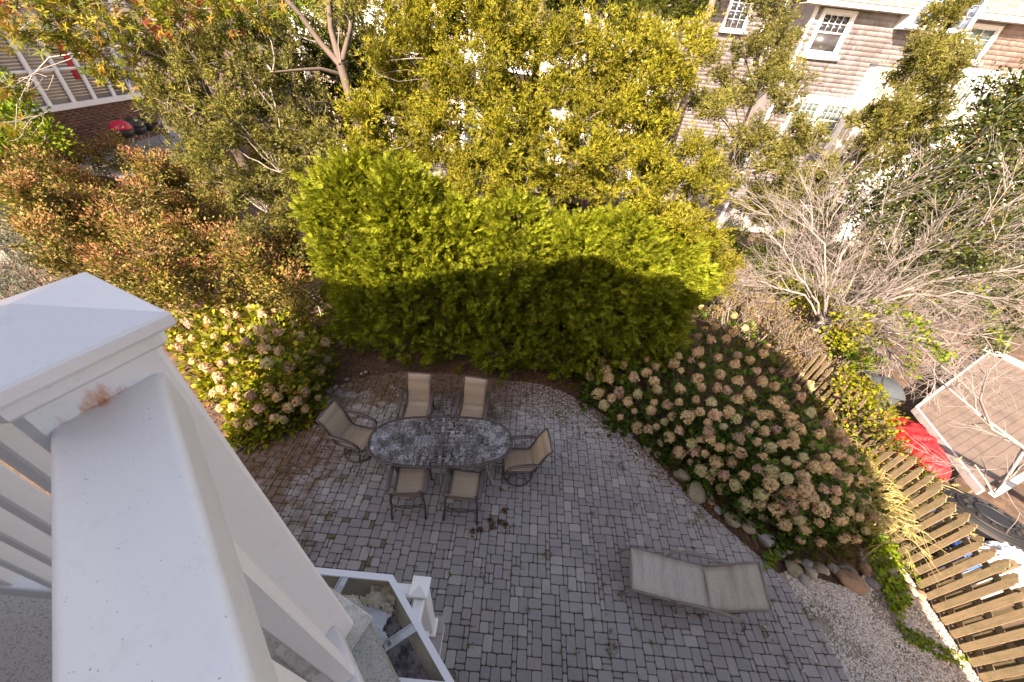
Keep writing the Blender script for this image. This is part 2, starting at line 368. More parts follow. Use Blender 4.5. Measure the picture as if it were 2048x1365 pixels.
# ------------------------------------------------------------------ ground
gd = MB(); gd.poly([(-150, -60, -.05), (150, -60, -.05), (150, 200, -.05), (-150, 200, -.05)])
tag(gd.build('ground', M['soil']), kind='structure')
patio_poly = [(-4.7, -.6), (-4.9, 2.2), (-4.62, 3.47), (-4.35, 4.35), (-3.85, 5.0), (-3.3, 5.55), (-2.4, 5.92), (-1.2, 6.0), (0, 6.0), (1.07, 5.95), (1.95, 5.48), (2.72, 4.78), (3.26, 4.03), (3.72, 3.39), (4.22, 2.84), (4.65, 2.36), (4.86, 1.97), (4.98, 1.4), (5.03, .8), (5.0, -.6)]
patio = MB(); patio.prism(patio_poly, -.1, -.022); patio_o = tag(patio.build('patio', M['joint']), kind='structure')
U = .0655
def paver_geo(wx, wy, seed):
    r = random.Random(seed); g = .0037; x, y = wx*U/2-g, wy*U/2-g; c = .015
    out = [(-x+c, -y), (x-c, -y), (x, -y+c), (x, y-c), (x-c, y), (-x+c, y), (-x, y-c), (-x, -y+c)]
    out = [(a+r.uniform(-.003, .003), b+r.uniform(-.003, .003)) for a, b in out]
    V = [(a, b, -.045) for a, b in out]+[(a, b, -.007) for a, b in out]+[(a*(1-.006/x), b*(1-.006/y), 0) for a, b in out]
    F = [[i, (i+1) % 8, 8+(i+1) % 8, 8+i] for i in range(8)]+[[8+i, 8+(i+1) % 8, 16+(i+1) % 8, 16+i] for i in range(8)]+[list(range(16, 24))]
    return V, F
shapes = {}
gx0, gy0 = -5.1, -.7; NX, NY = int(10.3/U), int(6.9/U); occ = np.zeros((NX, NY), bool); pieces = []
prng = random.Random(3)
for j in range(NY):
    i = 0
    while i < NX:
        if occ[i, j]: i += 1; continue
        free = 0
        while i+free < NX and not occ[i+free, j] and free < 3: free += 1
        opts = []
        for (a, b, wgt) in ((2, 2, 5), (3, 2, 5), (2, 3, 5), (1, 2, 1.6), (2, 1, .8)):
            if a <= free and j+b <= NY and not occ[i:i+a, j:j+b].any():
                if free-a == 1 and not (free == 3 and i+3 < NX and not occ[i+3, j]): wgt *= .2
                opts.append((a, b, wgt))
        if not opts: opts = [(1, 2, 1)] if j+2 <= NY and not occ[i, j:j+2].any() else [(1, 1, 1)]
        a, b, _ = prng.choices(opts, [o[2] for o in opts])[0]
        occ[i:i+a, j:j+b] = True; pieces.append((i, j, a, b)); i += a
cents = np.array([(gx0+(i+a/2)*U, gy0+(j+b/2)*U) for i, j, a, b in pieces]); edd = edgedist(patio_poly, cents); ok = inside(patio_poly, cents) | (edd < .04)
cents = cents[ok]; edd = edd[ok]; pieces = [p for p, k in zip(pieces, ok) if k]
def project(P):
    c = (np.asarray(P)-np.array([0, 0, CH]))@R; return np.stack([1024+FPX*c[:, 0]/c[:, 2], 682.5+FPX*c[:, 1]/c[:, 2], c[:, 2]], 1)
pp = project(np.c_[cents, np.zeros(len(cents))])
vis = (pp[:, 2] > 0) & (pp[:, 0] > 480) & (pp[:, 0] < 1720) & (pp[:, 1] < 1368) & (pp[:, 1] > 700) & ~((pp[:, 0] < 905) & (pp[:, 1] > 1130+(pp[:, 0]-620)*.05)) & (pp[:, 0] > 470+(pp[:, 1]-905)*.68)
vis &= edd > .16
score = np.where(vis, np.array([a*b for _, _, a, b in pieces])/pp[:, 2]**2, -1)
order = np.argsort(-score); single = set(order[:298].tolist())
TV, TF, TM = [], [], []
for k, ((i, j, a, b), c) in enumerate(zip(pieces, cents)):
    mi = prng.choices(range(6), [5, 4, 5, 2, 4, 4])[0]; var = prng.randrange(3)
    brown = (c[0] < -1.2 and c[1] < 3.3 and c[0] > -3.2 and c[1] > 1.2 and a*b == 2 and prng.random() < .3)
    key = (a, b, var); geo = shapes.setdefault(key, paver_geo(a, b, hash(key) % 999))
    dz = prng.uniform(-.003, .003)
    if k in single:
        mk = (key, 9 if brown else mi)
        if mk not in shapes:
            me = bpy.data.meshes.new('paver'); me.from_pydata(geo[0], [], geo[1]); me.materials.append(M['inlay'] if brown else MP[mi]); shapes[mk] = me
        o = link('paver', shapes[mk], patio_o); o.location = (c[0], c[1], dz); o.rotation_euler = (prng.uniform(-.008, .008), prng.uniform(-.008, .008), prng.uniform(-.02, .02))
    else:
        n = len(TV); rz = prng.uniform(-.02, .02); cs, sn = math.cos(rz), math.sin(rz)
        if edd[k] < .16:
            hx, hy = a*U/2-.004, b*U/2-.004; P = [np.array([c[0]+sx, c[1]+sy]) for sx, sy in ((-hx, -hy), (hx, -hy), (hx, hy), (-hx, hy))]
            for e in range(len(patio_poly)):
                p0 = np.array(patio_poly[e]); p1 = np.array(patio_poly[(e+1) % len(patio_poly)]); dv = p1-p0; nv = np.array([dv[1], -dv[0]])/np.linalg.norm(dv)
                if inside(patio_poly, [(p0+p1)/2+nv*.01])[0]: nv = -nv
                mid_ = ((c-p0)@dv)/(dv@dv)
                if mid_ < -.3 or mid_ > 1.3 or abs((c-p0)@nv) > .2: continue
                Q = []
                for w0, w1 in zip(P, P[1:]+P[:1]):
                    d0, d1 = -(w0-p0)@nv, -(w1-p0)@nv
                    if d0 >= 0: Q.append(w0)
                    if d0*d1 < 0: Q.append(w0+(w1-w0)*d0/(d0-d1))
                P = Q
                if len(P) < 3: break
            if len(P) < 3: continue
            cc = sum(P)/len(P); m_n = len(P); TV += [(*q, -.05) for q in P]+[(*q, -.007+dz) for q in P]+[(*(q+(cc-q)*.06), dz) for q in P]
            fs = [[i2+r2*m_n, (i2+1) % m_n+r2*m_n, (i2+1) % m_n+(r2+1)*m_n, i2+(r2+1)*m_n] for r2 in (0, 1) for i2 in range(m_n)]+[list(range(2*m_n, 3*m_n))]
            TF += [[n+q for q in f] for f in fs]; TM += [mi]*len(fs); continue
        TV += [(x*cs-y*sn+c[0], x*sn+y*cs+c[1], z+dz) for x, y, z in geo[0]]
        TF += [[n+q for q in f] for f in geo[1]]; TM += [6 if brown else mi]*len(geo[1])
me = bpy.data.meshes.new('pavers'); me.from_pydata(TV, [], TF)
for m_ in MP+[M['inlay']]: me.materials.append(m_)
me.polygons.foreach_set('material_index', TM); link('remaining_pavers', me, patio_o, kind='stuff')

# ------------------------------------------------------------------ scatter tools
def frames(D, roll=None):
    """rotation matrices whose +Y axis is D; +Z as near world up as roll allows"""
    D = D/np.linalg.norm(D, axis=1, keepdims=True); n = len(D)
    up = np.tile([0., 0, 1], (n, 1)); up[np.abs(D[:, 2]) > .97] = [1, 0, 0]
    X = np.cross(D, up); X /= np.linalg.norm(X, axis=1, keepdims=True); Z = np.cross(X, D)
    if roll is not None:
        c, s = np.cos(roll)[:, None], np.sin(roll)[:, None]; X, Z = X*c+Z*s, Z*c-X*s
    return np.stack([X, D, Z], 2)
def scatter(T, P, Rm, sc):
    Tv, Tf = T; n = len(P); sc = np.asarray(sc)
    V = np.einsum('nij,vj->nvi', Rm, Tv)*(sc[:, None, None] if sc.ndim == 1 else 1)+P[:, None, :]
    return V.reshape(-1, 3), [(np.arange(n)[:, None, None]*len(Tv)+f[None]).reshape(-1, f.shape[1]) for f in Tf]
def merge(parts):
    Vs, Fs, off = [], {}, 0
    for V, F in parts:
        for f in F:
            if len(f): Fs.setdefault(f.shape[1], []).append(f+off)
        Vs.append(V); off += len(V)
    return np.concatenate(Vs), [np.concatenate(v) for v in Fs.values()]
def T_(v, f): return np.array(v, float), [np.array(f)]
LEAF = T_([(0, 0, 0), (.30, .42, .08), (0, 1, -.05), (-.30, .42, .08)], [(0, 1, 2), (0, 2, 3)])
LEAFW = (np.array([(0, 0, 0), (.34, .25, .06), (.36, .6, .05), (0, 1, -.12), (-.36, .6, .05), (-.34, .25, .06), (0, .5, 0)], float), [np.array([(0, 1, 6), (1, 2, 6), (2, 3, 6), (3, 4, 6), (4, 5, 6), (5, 0, 6)])])
def star():
    V = [(0, 0, 0)]; F = []
    for k, a in enumerate((-2.2, -1.1, 0, 1.1, 2.2)):
        l = 1 if k == 2 else (.9 if k in (1, 3) else .62)
        n = len(V); V += [(math.sin(a-.42)*.3, math.cos(a-.42)*.3, .02), (math.sin(a)*l, math.cos(a)*l, -.08), (math.sin(a+.42)*.3, math.cos(a+.42)*.3, .02)]
        F += [(0, n, n+1), (0, n+1, n+2)]
    return T_(V, F)
STAR = star()
def spray(seed, nb=6, droop=.25):
    r = random.Random(seed); V = []; F = []
    def quad(a, b, wd):
        a = Vector(a); b = Vector(b); d = (b-a); s_ = Vector((d.y, -d.x, 0)).normalized()*wd; mpt = a+d*.55
        a2 = a+d*.15; n = len(V); V.extend([tuple(a2+s_), tuple(a2-s_+Vector((0, 0, .01))), tuple(b)]); F.append((n, n+1, n+2))
    f = lambda y: -droop*y*y
    quad((0, 0, 0), (0, 1, f(1)), .05)
    for i in range(nb):
        y = .12+.72*i/nb; l = (.52-.38*i/nb)*r.uniform(.8, 1.15)
        for s_ in (-1, 1):
            a = r.uniform(.55, .8); ex = s_*l*math.sin(a); ey = y+l*math.cos(a)
            quad((0, y, f(y)), (ex, ey, f(ey)+r.uniform(-.14, .06)), .055)
            if l > 9: quad((ex*.45, y+(ey-y)*.45, f(y)), (ex*.5, ey+l*.12, f(ey)+r.uniform(-.1, .08)), .035)
    return T_(V, F)
SPRAYS = [spray(i, 4) for i in range(4)]
def tuft(seed, n=9, wd=.075):
    r = random.Random(seed); V = []; F = []
    for i in range(n):
        a = r.uniform(0, 2*PI); t = r.uniform(.1, 1.0); y0 = r.uniform(0, .35); l = r.uniform(.5, .85)
        d = Vector((math.cos(a)*math.sin(t), math.cos(t), math.sin(a)*math.sin(t))); s_ = d.cross(Vector((r.uniform(-1, 1), .3, r.uniform(-1, 1)))).normalized()*wd
        p = Vector((0, y0, 0)); k = len(V); V += [tuple(p+d*l*.25-s_), tuple(p+d*l*.25+s_), tuple(p+d*l)]; F.append((k, k+1, k+2))
    return T_(V, F)
TUFTS = [tuft(i, 5, .10) for i in range(6)]; NEEDLE = [tuft(20+i, 6, .06) for i in range(3)]
def randdir(n):
    d = rng.normal(size=(n, 3)); return d/np.linalg.norm(d, axis=1, keepdims=True)
def clump_scatter(clumps, n, Ts, size, updir=.35, shell=.45, jit=.6, rollamp=PI, dens=None, sub=0, sig=.075):
    """clumps: (centre, (rx,ry,rz)). returns merged geometry"""
    out = []
    for ci, (c, r) in enumerate(clumps):
        r = np.array(r, float); k = int(n*(dens[ci] if dens is not None else 1)*rng.uniform(.8, 1.2))
        if k < 1: continue
        g = max(1, int(round(k/sub))) if sub else k
        d = randdir(g); rad = (rng.random(g)**shell)[:, None]*rng.uniform(.75, 1.15, (g, 1))
        if sub:
            ix = rng.integers(g, size=k); ax = d*r+np.array([0, 0, updir])*r.mean()+randdir(g)*.5*r.mean(); ax /= np.linalg.norm(ax, axis=1, keepdims=True)
            P = np.array(c)+(d*rad*r)[ix]+rng.normal(0, sig*.55, (k, 3))+ax[ix]*rng.normal(0, sig*1.3, (k, 1)); D = ax[ix]*1.0+randdir(k)*jit*1.1; d = d[ix]
        else: P = np.array(c)+d*rad*r; D = d*r+randdir(k)*jit*r.mean()+np.array([0, 0, updir])*r.mean()
        T = Ts[rng.integers(len(Ts))]; out.append(scatter(T, P, frames(D, rng.uniform(-rollamp, rollamp, k)), rng.uniform(*size, k)))
    return merge(out)
def tube_np(pts, r0, r1, n=4):
    P = np.asarray(pts, float); m = len(P); t = np.gradient(P, axis=0); t /= np.linalg.norm(t, axis=1, keepdims=True)+1e-9
    ref = np.array([.31, .17, .93]); X = np.cross(t, ref); X /= np.linalg.norm(X, axis=1, keepdims=True)+1e-9; Y = np.cross(X, t)
    rr = np.linspace(r0, r1, m)[:, None, None]; a = np.arange(n)*2*PI/n
    V = P[:, None]+rr*(X[:, None]*np.cos(a)[None, :, None]+Y[:, None]*np.sin(a)[None, :, None])
    i, k = np.meshgrid(np.arange(m-1), np.arange(n), indexing='ij'); i = i.ravel(); k = k.ravel(); k2 = (k+1) % n
    return V.reshape(-1, 3), [np.stack([i*n+k, i*n+k2, (i+1)*n+k2, (i+1)*n+k], 1)]
def bend(a, b, amp=.12, n=6, sag=0):
    a = np.array(a, float); b = np.array(b, float); L = np.linalg.norm(b-a); t = np.linspace(0, 1, n)[:, None]
    o = randdir(1)*amp*L; o2 = randdir(n)*amp*.2*L; o2[0] = 0; o2[-1] = 0
    return a+(b-a)*t+o*np.sin(t*PI)+o2+np.array([0, 0, sag*L])*np.sin(t*PI)
def geo_obj(name, geo, mat, parent=None, kind=None, smooth=False):
    return link(name, npmesh(name, geo[0], geo[1], mat, smooth=smooth), parent, kind=kind)
def region(poly, step, Yf=None, Zf=None, jitter=.5, r=(.4, .6), squash=.8):
    """clumps laid through a region of the view, each at its own place in the world"""
    xs = [p[0] for p in poly]; ys = [p[1] for p in poly]; out = []
    y = min(ys)
    while y < max(ys)+step:
        x = min(xs)
        while x < max(xs)+step:
            u, v = x+rng.uniform(-jitter, jitter)*step, y+rng.uniform(-jitter, jitter)*step; x += step
            if not inside(poly, [(u, v)])[0]: continue
            p = at(u, v, Y=Yf(u, v)) if Yf else at(u, v, Z=Zf(u, v))
            rr = rng.uniform(*r); out.append((p, (rr, rr, rr*squash)))
        y += step
    return out
def tree(name, label, cat, base, trunk, clumps, leaf, Ts, n, size, group=None, trunk_r=(.14, .05), bark='bark', twig='twig', twigs=3, limb_r=.02, forks=(), **kw):
    root = empty(name, label, cat, tuple(base), group=group)
    tg = [tube_np(trunk, trunk_r[0], trunk_r[1], 9)]
    for f, ra, rb in forks: tg.append(tube_np(f, ra, rb, 7))
    geo_obj('trunk', merge(tg), M[bark], root, smooth=True)
    tp = np.concatenate([np.asarray(trunk)]+[np.asarray(f) for f, _, _ in forks]); bl = []
    for c, r in clumps:
        c = np.array(c); dd = np.linalg.norm(tp-c-np.array([0, 0, -.6]), axis=1); s_ = tp[np.argmin(dd)]
        bl.append(tube_np(bend(s_, c, .1, 7, .06), limb_r, .006, 5))
        for _ in range(twigs):
            e = c+randdir(1)[0]*np.array(r)*rng.uniform(.7, 1.1); bl.append(tube_np(bend(c+(s_-c)*rng.uniform(0, .3), e, .18, 5), .007, .0025, 3))
    if bl: geo_obj('branches', merge(bl), M[twig], root, kind='stuff')
    if n: geo_obj('foliage', clump_scatter(clumps, n, Ts, size, sub=(26 if leaf.startswith('cedar') else 0), **kw), M[leaf], root, kind='stuff')
    return root

# ------------------------------------------------------------------ arborvitae hedge
def arborvitae(x, y, h, rad, n, label):
    root = empty('arborvitae', label, 'hedge tree', (x, y, 0), group='arborvitae trees planted as a hedge behind the patio')
    geo_obj('trunk', tube_np(bend((x, y, 0), (x, y, h*.9), .01), .07, .02, 7), M['bark'], root)
    out = []
    for T in SPRAYS:
        gk = n//4//14; zz = rng.random(gk)**.72*h; ph = rng.uniform(0, 2*PI, gk); keep = (np.sin(ph) < .25) | (rng.random(gk) < .4); zz, ph = zz[keep], ph[keep]; k = len(zz)
        lump = 1+.13*np.sin(ph*3+x*5+zz*2.2)+.10*np.sin(zz*5+ph*2+x)
        pr = rad*(1-(zz/h)**5.)**.5*(.86+.14*np.minimum(zz/.7, 1))*lump*rng.uniform(.66, 1.1, k)
        P = np.stack([x+np.cos(ph)*pr, y+np.sin(ph)*pr, zz], 1)
        D = np.stack([np.cos(ph), np.sin(ph), .75+.9*(zz/h)**3+rng.normal(0, .3, k)], 1)+rng.normal(0, .3, (k, 3)); D /= np.linalg.norm(D, axis=1, keepdims=True)
        ix = np.repeat(np.arange(k), 14); k = len(ix); P = P[ix]+D[ix]*rng.normal(0, .085, (k, 1))+rng.normal(0, .042, (k, 3)); D = D[ix]+rng.normal(0, .26, (k, 3)); ph = ph[ix]
        out.append(scatter(T, P, frames(D, rng.normal(0, .9, k)), rng.uniform(.11, .23, k)))
    geo_obj('foliage', merge(out), M['arb'], root, kind='stuff')
hl = ['tall arborvitae at the left end of the hedge, beside the olive cedar trunk', 'second arborvitae of the hedge from its left end', 'arborvitae of the hedge behind the upper left patio chair',
      'arborvitae of the hedge behind the two upper patio chairs', 'arborvitae just right of the hedge middle, under the roof shadow peak', 'second arborvitae of the hedge from its right end', 'last arborvitae at the right end of the hedge, beside the hydrangeas']
for i, (x, y, h, rd) in enumerate([(-3.2, 7.15, 4.15, .95), (-2.3, 7.0, 4.15, 1.03), (-1.25, 7.0, 3.6, 1.0), (-.1, 6.95, 3.75, 1.05), (1.05, 7.0, 3.5, 1.0), (2.05, 6.95, 3.7, 1.05), (3.05, 7.2, 3.3, .98)]):
    arborvitae(x, y, h, rd, 15500 if i else 17500, hl[i])

# ------------------------------------------------------------------ cedars behind the hedge
jit = lambda a: rng.uniform(-a, a)
def thin(cl, k): return [c for c in cl if rng.random() > k]
YB = lambda u, v: 7.35+(430-v)/430*1.7+jit(.6)
regB = [(742, 30), (800, 0), (870, -10), (960, -20), (1010, -30), (1075, 60), (1080, 180), (1100, 300), (1110, 405), (1000, 390), (960, 420), (900, 410), (830, 380), (770, 390), (690, 330), (715, 240), (738, 150)]
clB = thin(region(regB, 44, YB, r=(.28, .46)), .10)+thin(region(regB, 70, lambda u, v: YB(u, v)+.9, r=(.35, .5)), .2)
tree('cedar_tree', 'olive yellow cedar with dense crown overhanging the middle of the hedge', 'cedar', (-.3, 9.6, 0), bend((-.3, 9.6, 0), (-.1, 9.9, 8.6), .03, 8), clB, 'cedar', TUFTS, 480, (.075, .15),
     group='cedars behind the hedge', twigs=4, shell=.5, updir=.5)
regC = [(1075, 70), (1150, 30), (1230, 45), (1330, 35), (1400, 60), (1390, 190), (1385, 300), (1410, 400), (1400, 520), (1340, 490), (1290, 450), (1230, 420), (1180, 400), (1130, 425), (1090, 410), (1100, 250), (1085, 150)]
YC = lambda u, v: 7.3+(470-v)/470*1.9+jit(.6)
clC = thin(region(regC, 44, YC, r=(.28, .46)), .12)+thin(region(regC, 70, lambda u, v: YC(u, v)+.9, r=(.35, .5)), .25)
tree('cedar_tree', 'olive yellow cedar with orange tinges behind the right half of the hedge', 'cedar', (3.3, 9.9, 0), bend((3.3, 9.9, 0), (3.2, 10.2, 8.2), .03, 8), clC, 'cedar', TUFTS, 480, (.075, .15),
     group='cedars behind the hedge', twigs=4, shell=.5, updir=.5)
# left cedar with exposed grey trunk and limbs
A0 = at(722, 260, Y=8.2); A1 = at(702, 200, Y=8.3); A2 = at(682, 132, Y=8.4); A3 = at(662, 60, Y=9.0); A4 = at(655, -20, Y=9.2)
trA = [(A0[0]+.25, 8.5, 0), (A0[0]+.12, 8.5, 2.2), A0, A1, A2]
fk = [([A2, at(640, 85, Y=8.7), at(600, 30, Y=8.6), at(565, -10, Y=8.6)], .06, .04), ([A2, A3, A4], .065, .04), ([A2, at(700, 60, Y=8.9), at(712, -10, Y=9)], .05, .03)]
for pts in ([(676, 148), (640, 138), (600, 140), (545, 145)], [(708, 300), (660, 262), (625, 225), (600, 190)], [(700, 320), (655, 285), (600, 240), (556, 232)], [(680, 310), (640, 280), (600, 262), (560, 255)],
            [(705, 262), (680, 235), (655, 205), (630, 205)], [(676, 345), (640, 322), (612, 330), (560, 345)], [(650, 415), (600, 400), (560, 395)], [(480, 245), (440, 235), (390, 225)], [(640, 470), (590, 440), (540, 430)]):
    fk.append(([at(u, v, Y=8.5-.25*i) for i, (u, v) in enumerate(pts)], .042, .014))
regA = [(330, 60), (420, 70), (560, 20), (620, -20), (720, -20), (745, 120), (690, 100), (660, 150), (640, 230), (690, 330), (660, 400), (640, 470), (630, 560), (560, 590), (520, 520), (470, 430), (400, 330), (300, 250), (270, 215), (330, 160)]
YA = lambda u, v: 7.2+(560-v)/560*1.5+jit(.6)
clA = thin(region(regA, 42, YA, r=(.26, .42)), .08)+thin(region(regA, 62, lambda u, v: YA(u, v)+1.1, r=(.3, .45)), .15)
tpx = [(720, 290), (718, 250), (708, 205), (684, 140), (672, 100), (662, 60), (640, 85), (600, 30)]
clA = [c for c in clA if min(np.hypot(*(project([c[0]])[0][:2]-np.array(q))) for q in tpx) > 46]
tree('cedar_tree', 'large cedar with bare grey forked trunk and open crown left of the hedge', 'cedar', (A0[0]+.25, 8.5, 0), trA, clA, 'cedarg', TUFTS, 380, (.07, .14), group='cedars behind the hedge',
     trunk_r=(.12, .075), bark='barkgrey', twigs=8, forks=fk, shell=.6, updir=.4, limb_r=.016)
# dark cedar over the top middle
regE = [(985, -40), (1010, -30), (1400, -40), (1440, 20), (1345, 22), (1290, 38), (1190, 40), (1100, 22), (1000, 10)]
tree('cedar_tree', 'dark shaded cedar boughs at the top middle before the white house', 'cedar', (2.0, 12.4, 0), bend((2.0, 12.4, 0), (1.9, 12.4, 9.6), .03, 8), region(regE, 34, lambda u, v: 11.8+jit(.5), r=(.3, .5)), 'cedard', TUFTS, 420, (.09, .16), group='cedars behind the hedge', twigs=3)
# grey green cedars before the shingled house
regF = [(1395, 90), (1450, 60), (1490, 40), (1500, -20), (1560, -20), (1600, 30), (1570, 110), (1620, 130), (1600, 200), (1620, 260), (1670, 290), (1660, 370), (1570, 380), (1500, 330), (1470, 380), (1400, 330), (1390, 200)]
clF = thin(region(regF, 42, lambda u, v: 9.6+(380-v)/380*1.4+jit(.5), r=(.24, .40)), .22)+thin(region(regF, 60, lambda u, v: 11.2+jit(.4), r=(.3, .45)), .4)
tree('cedar_tree', 'thin grey green cedar left of the shingled house windows', 'cedar', (5.6, 11.0, 0), bend((5.6, 11, 0), (5.3, 11.1, 6.6), .03, 8), clF, 'cedarg', TUFTS, 420, (.07, .14), group='cedars behind the hedge', twigs=7, updir=.6, trunk_r=(.09, .02))
regG = [(1905, -30), (1940, 5), (1930, 50), (1920, 110), (1895, 180), (1890, 250), (1820, 330), (1720, 330), (1680, 300), (1740, 200), (1800, 140), (1840, 80), (1870, 20)]
clG = region(regG, 38, lambda u, v: 11.6+(330-v)/330*1.2+jit(.4), r=(.26, .42))+region(regG, 55, lambda u, v: 13.0+jit(.3), r=(.3, .45))
tree('cedar_tree', 'dense green cedar standing before the middle of the shingled house', 'cedar', (9.9, 12.5, 0), bend((9.9, 12.5, 0), (9.7, 12.5, 6.8), .03, 8), clG, 'cedarg', TUFTS, 500, (.075, .15), group='cedars behind the hedge', twigs=4, updir=.6, trunk_r=(.10, .02))
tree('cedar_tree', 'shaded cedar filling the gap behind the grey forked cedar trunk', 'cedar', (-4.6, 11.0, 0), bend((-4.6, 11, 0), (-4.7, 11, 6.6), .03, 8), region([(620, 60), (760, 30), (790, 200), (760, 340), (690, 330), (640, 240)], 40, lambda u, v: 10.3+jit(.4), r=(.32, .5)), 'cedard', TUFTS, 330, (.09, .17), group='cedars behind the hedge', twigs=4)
# golden low conifer at the right end of the hedge
regJ = [(1380, 430), (1420, 470), (1460, 540), (1440, 600), (1390, 570), (1345, 540), (1330, 470)]
tree('juniper_shrub', 'golden green juniper between the hedge end and the picket fence', 'shrub', (4.3, 8.5, 0), bend((4.3, 8.5, 0), (4.4, 8.5, 2.2), .05, 6),
     region(regJ, 36, lambda u, v: 7.9+jit(.3), r=(.28, .42))+region(regJ, 50, lambda u, v: 8.8, r=(.3, .5)), 'cedar', TUFTS, 520, (.07, .14), trunk_r=(.05, .02), twigs=4)
regK = [(1400, 330), (1480, 350), (1560, 370), (1660, 340), (1700, 420), (1660, 520), (1560, 470), (1470, 420), (1410, 400)]
tree('juniper_shrub', 'low dark juniper behind the picket fence under the thin cedar', 'shrub', (8.5, 11.5, 0), bend((8.5, 11.5, 0), (8.7, 11.5, 2.4), .05, 6), region(regK, 40, lambda u, v: 10.6+jit(.8), r=(.3, .5)), 'cedarg', TUFTS, 480, (.08, .15), trunk_r=(.05, .02), twigs=8)

# ------------------------------------------------------------------ star leaved tree, top left
M0 = at(375, 125, Y=9.6)
regM = [(-20, -20), (480, -20), (560, 10), (540, 70), (430, 80), (330, 70), (330, 150), (270, 200), (215, 150), (150, 95), (60, 110), (70, 190), (120, 250), (60, 290), (-20, 250)]
clM = thin(region(regM, 50, lambda u, v: 8.4+jit(.9), r=(.3, .5)), .2)
rm = tree('sweetgum_tree', 'star leaved tree with reddening leaves before the left house', 'tree', (M0[0]+.9, 9.8, 0), [(M0[0]+.9, 9.8, 0), (M0[0]+.5, 9.7, 2.6), M0, at(330, 80, Y=9.5), at(290, 30, Y=9.3), at(235, -25, Y=9.1)], clM, 'maple', [STAR], 62, (.10, .17),
     trunk_r=(.15, .08), twigs=14, bark='barkgrey', updir=.1, shell=.6)
clR = region([(330, -20), (440, -20), (420, 60), (330, 90), (300, 40)], 36, lambda u, v: 8.3+jit(.4), r=(.25, .35))+region([(-20, -20), (60, -20), (40, 50), (-20, 60)], 36, lambda u, v: 8.2, r=(.3, .4))
geo_obj('red_leaves', clump_scatter(clR, 20, [STAR], (.08, .13)), M['redleaf'], rm, kind='stuff')
regM2 = [(430, -40), (720, -60), (700, 30), (600, 80), (480, 90), (400, 60)]
tree('sweetgum_tree', 'shaded green broadleaf tree behind the forked cedar trunk at the top left', 'tree', (-4.9, 12.5, 0), bend((-4.9, 12.5, 0), (-5.4, 12.6, 8), .04, 7), region(regM2, 40, lambda u, v: 11.0+jit(.8), r=(.4, .6)), 'vine', [LEAFW, STAR], 90, (.10, .16), twigs=4)
regM3 = [(-30, 130), (60, 190), (110, 260), (60, 320), (-30, 330)]
tree('broadleaf_shrub', 'green leafy bush at the far left edge below the neighbour window', 'shrub', (-12.6, 10.2, 0), bend((-12.6, 10.2, 0), (-12.7, 10.2, 2.8), .05, 6), region(regM3, 42, lambda u, v: 9.8+jit(.5), r=(.45, .6)), 'vine', [LEAF], 300, (.07, .12), trunk_r=(.06, .02), twigs=5)

# ------------------------------------------------------------------ crepe myrtle bank, left
def bush(name, label, cat, poly, step, Zf, leaf, Ts, n, size, r, group=None, twigs=6, extra=None, base=None, Yf=None, **kw):
    cl = region(poly, step, Yf=Yf, r=r) if Yf else region(poly, step, Zf=Zf, r=r)
    c0 = np.mean([c for c, _ in cl], axis=0); b = (c0[0], c0[1], 0) if base is None else base
    root = empty(name, label, cat, tuple(b), group=group); tw = []
    for c, rr in cl:
        s_ = np.array([b[0]+(c[0]-b[0])*.55, b[1]+(c[1]-b[1])*.55, 0]); tw.append(tube_np(bend(s_, c, .08, 6), .022, .008, 5))
        for _ in range(twigs):
            e = c+randdir(1)[0]*np.array(rr)*1.05+np.array([0, 0, .1]); tw.append(tube_np(bend(c+np.array([0, 0, -.3]), e, .12, 4), .007, .003, 3))
    geo_obj('stems', merge(tw), M[kw.pop('stem', 'twigbrown')], root, kind='stuff')
    low = [(c-np.array([0, 0, .55]), rr) for c, rr in cl]
    geo_obj('foliage', clump_scatter(cl+low, n, Ts, size, **kw), M[leaf], root, kind='stuff')
    if extra:
        em, en, es, ez = extra
        pl = [(c+np.array([0, 0, ez]), (rr[0]*.9, rr[1]*.9, rr[2]*.8)) for c, rr in cl]
        geo_obj('flower_tips', clump_scatter(pl, en, [LEAF], es, updir=1.2), M[em], root, kind='stuff')
    return root
zc = lambda u, v: max(.9, 2.9-(v-230)/400*1.6)+.25*math.sin(u/37)+jit(.15)
bush('crepe_myrtle', 'rust and green crepe myrtle thicket beyond the post cap', 'shrub', [(-20, 330), (60, 270), (180, 235), (260, 290), (300, 420), (330, 560), (300, 600), (150, 520), (90, 520), (40, 440)], 46, zc, 'crepe', [LEAF], 520, (.05, .095), (.28, .52), 'crepe myrtles left of the hedge', sub=26, sig=.09, extra=('crepered', 190, (.04, .075), .22))
bush('crepe_myrtle', 'rust tipped crepe myrtle between the left hydrangea and the forked cedar', 'shrub', [(250, 280), (330, 300), (430, 370), (480, 430), (560, 490), (640, 540), (625, 585), (520, 570), (440, 560), (330, 570), (300, 480)], 44, zc, 'crepe', [LEAF], 520, (.05, .095), (.26, .5), 'crepe myrtles left of the hedge', sub=26, sig=.09, extra=('crepered', 170, (.04, .07), .2))
bush('blue_spruce', 'silvery blue spruce at the left edge beside the post cap', 'spruce', [(-40, 380), (30, 410), (75, 500), (60, 560), (-40, 600)], 38, lambda u, v: 1.6+jit(.2), 'spruce', NEEDLE, 170, (.07, .12), (.35, .5))

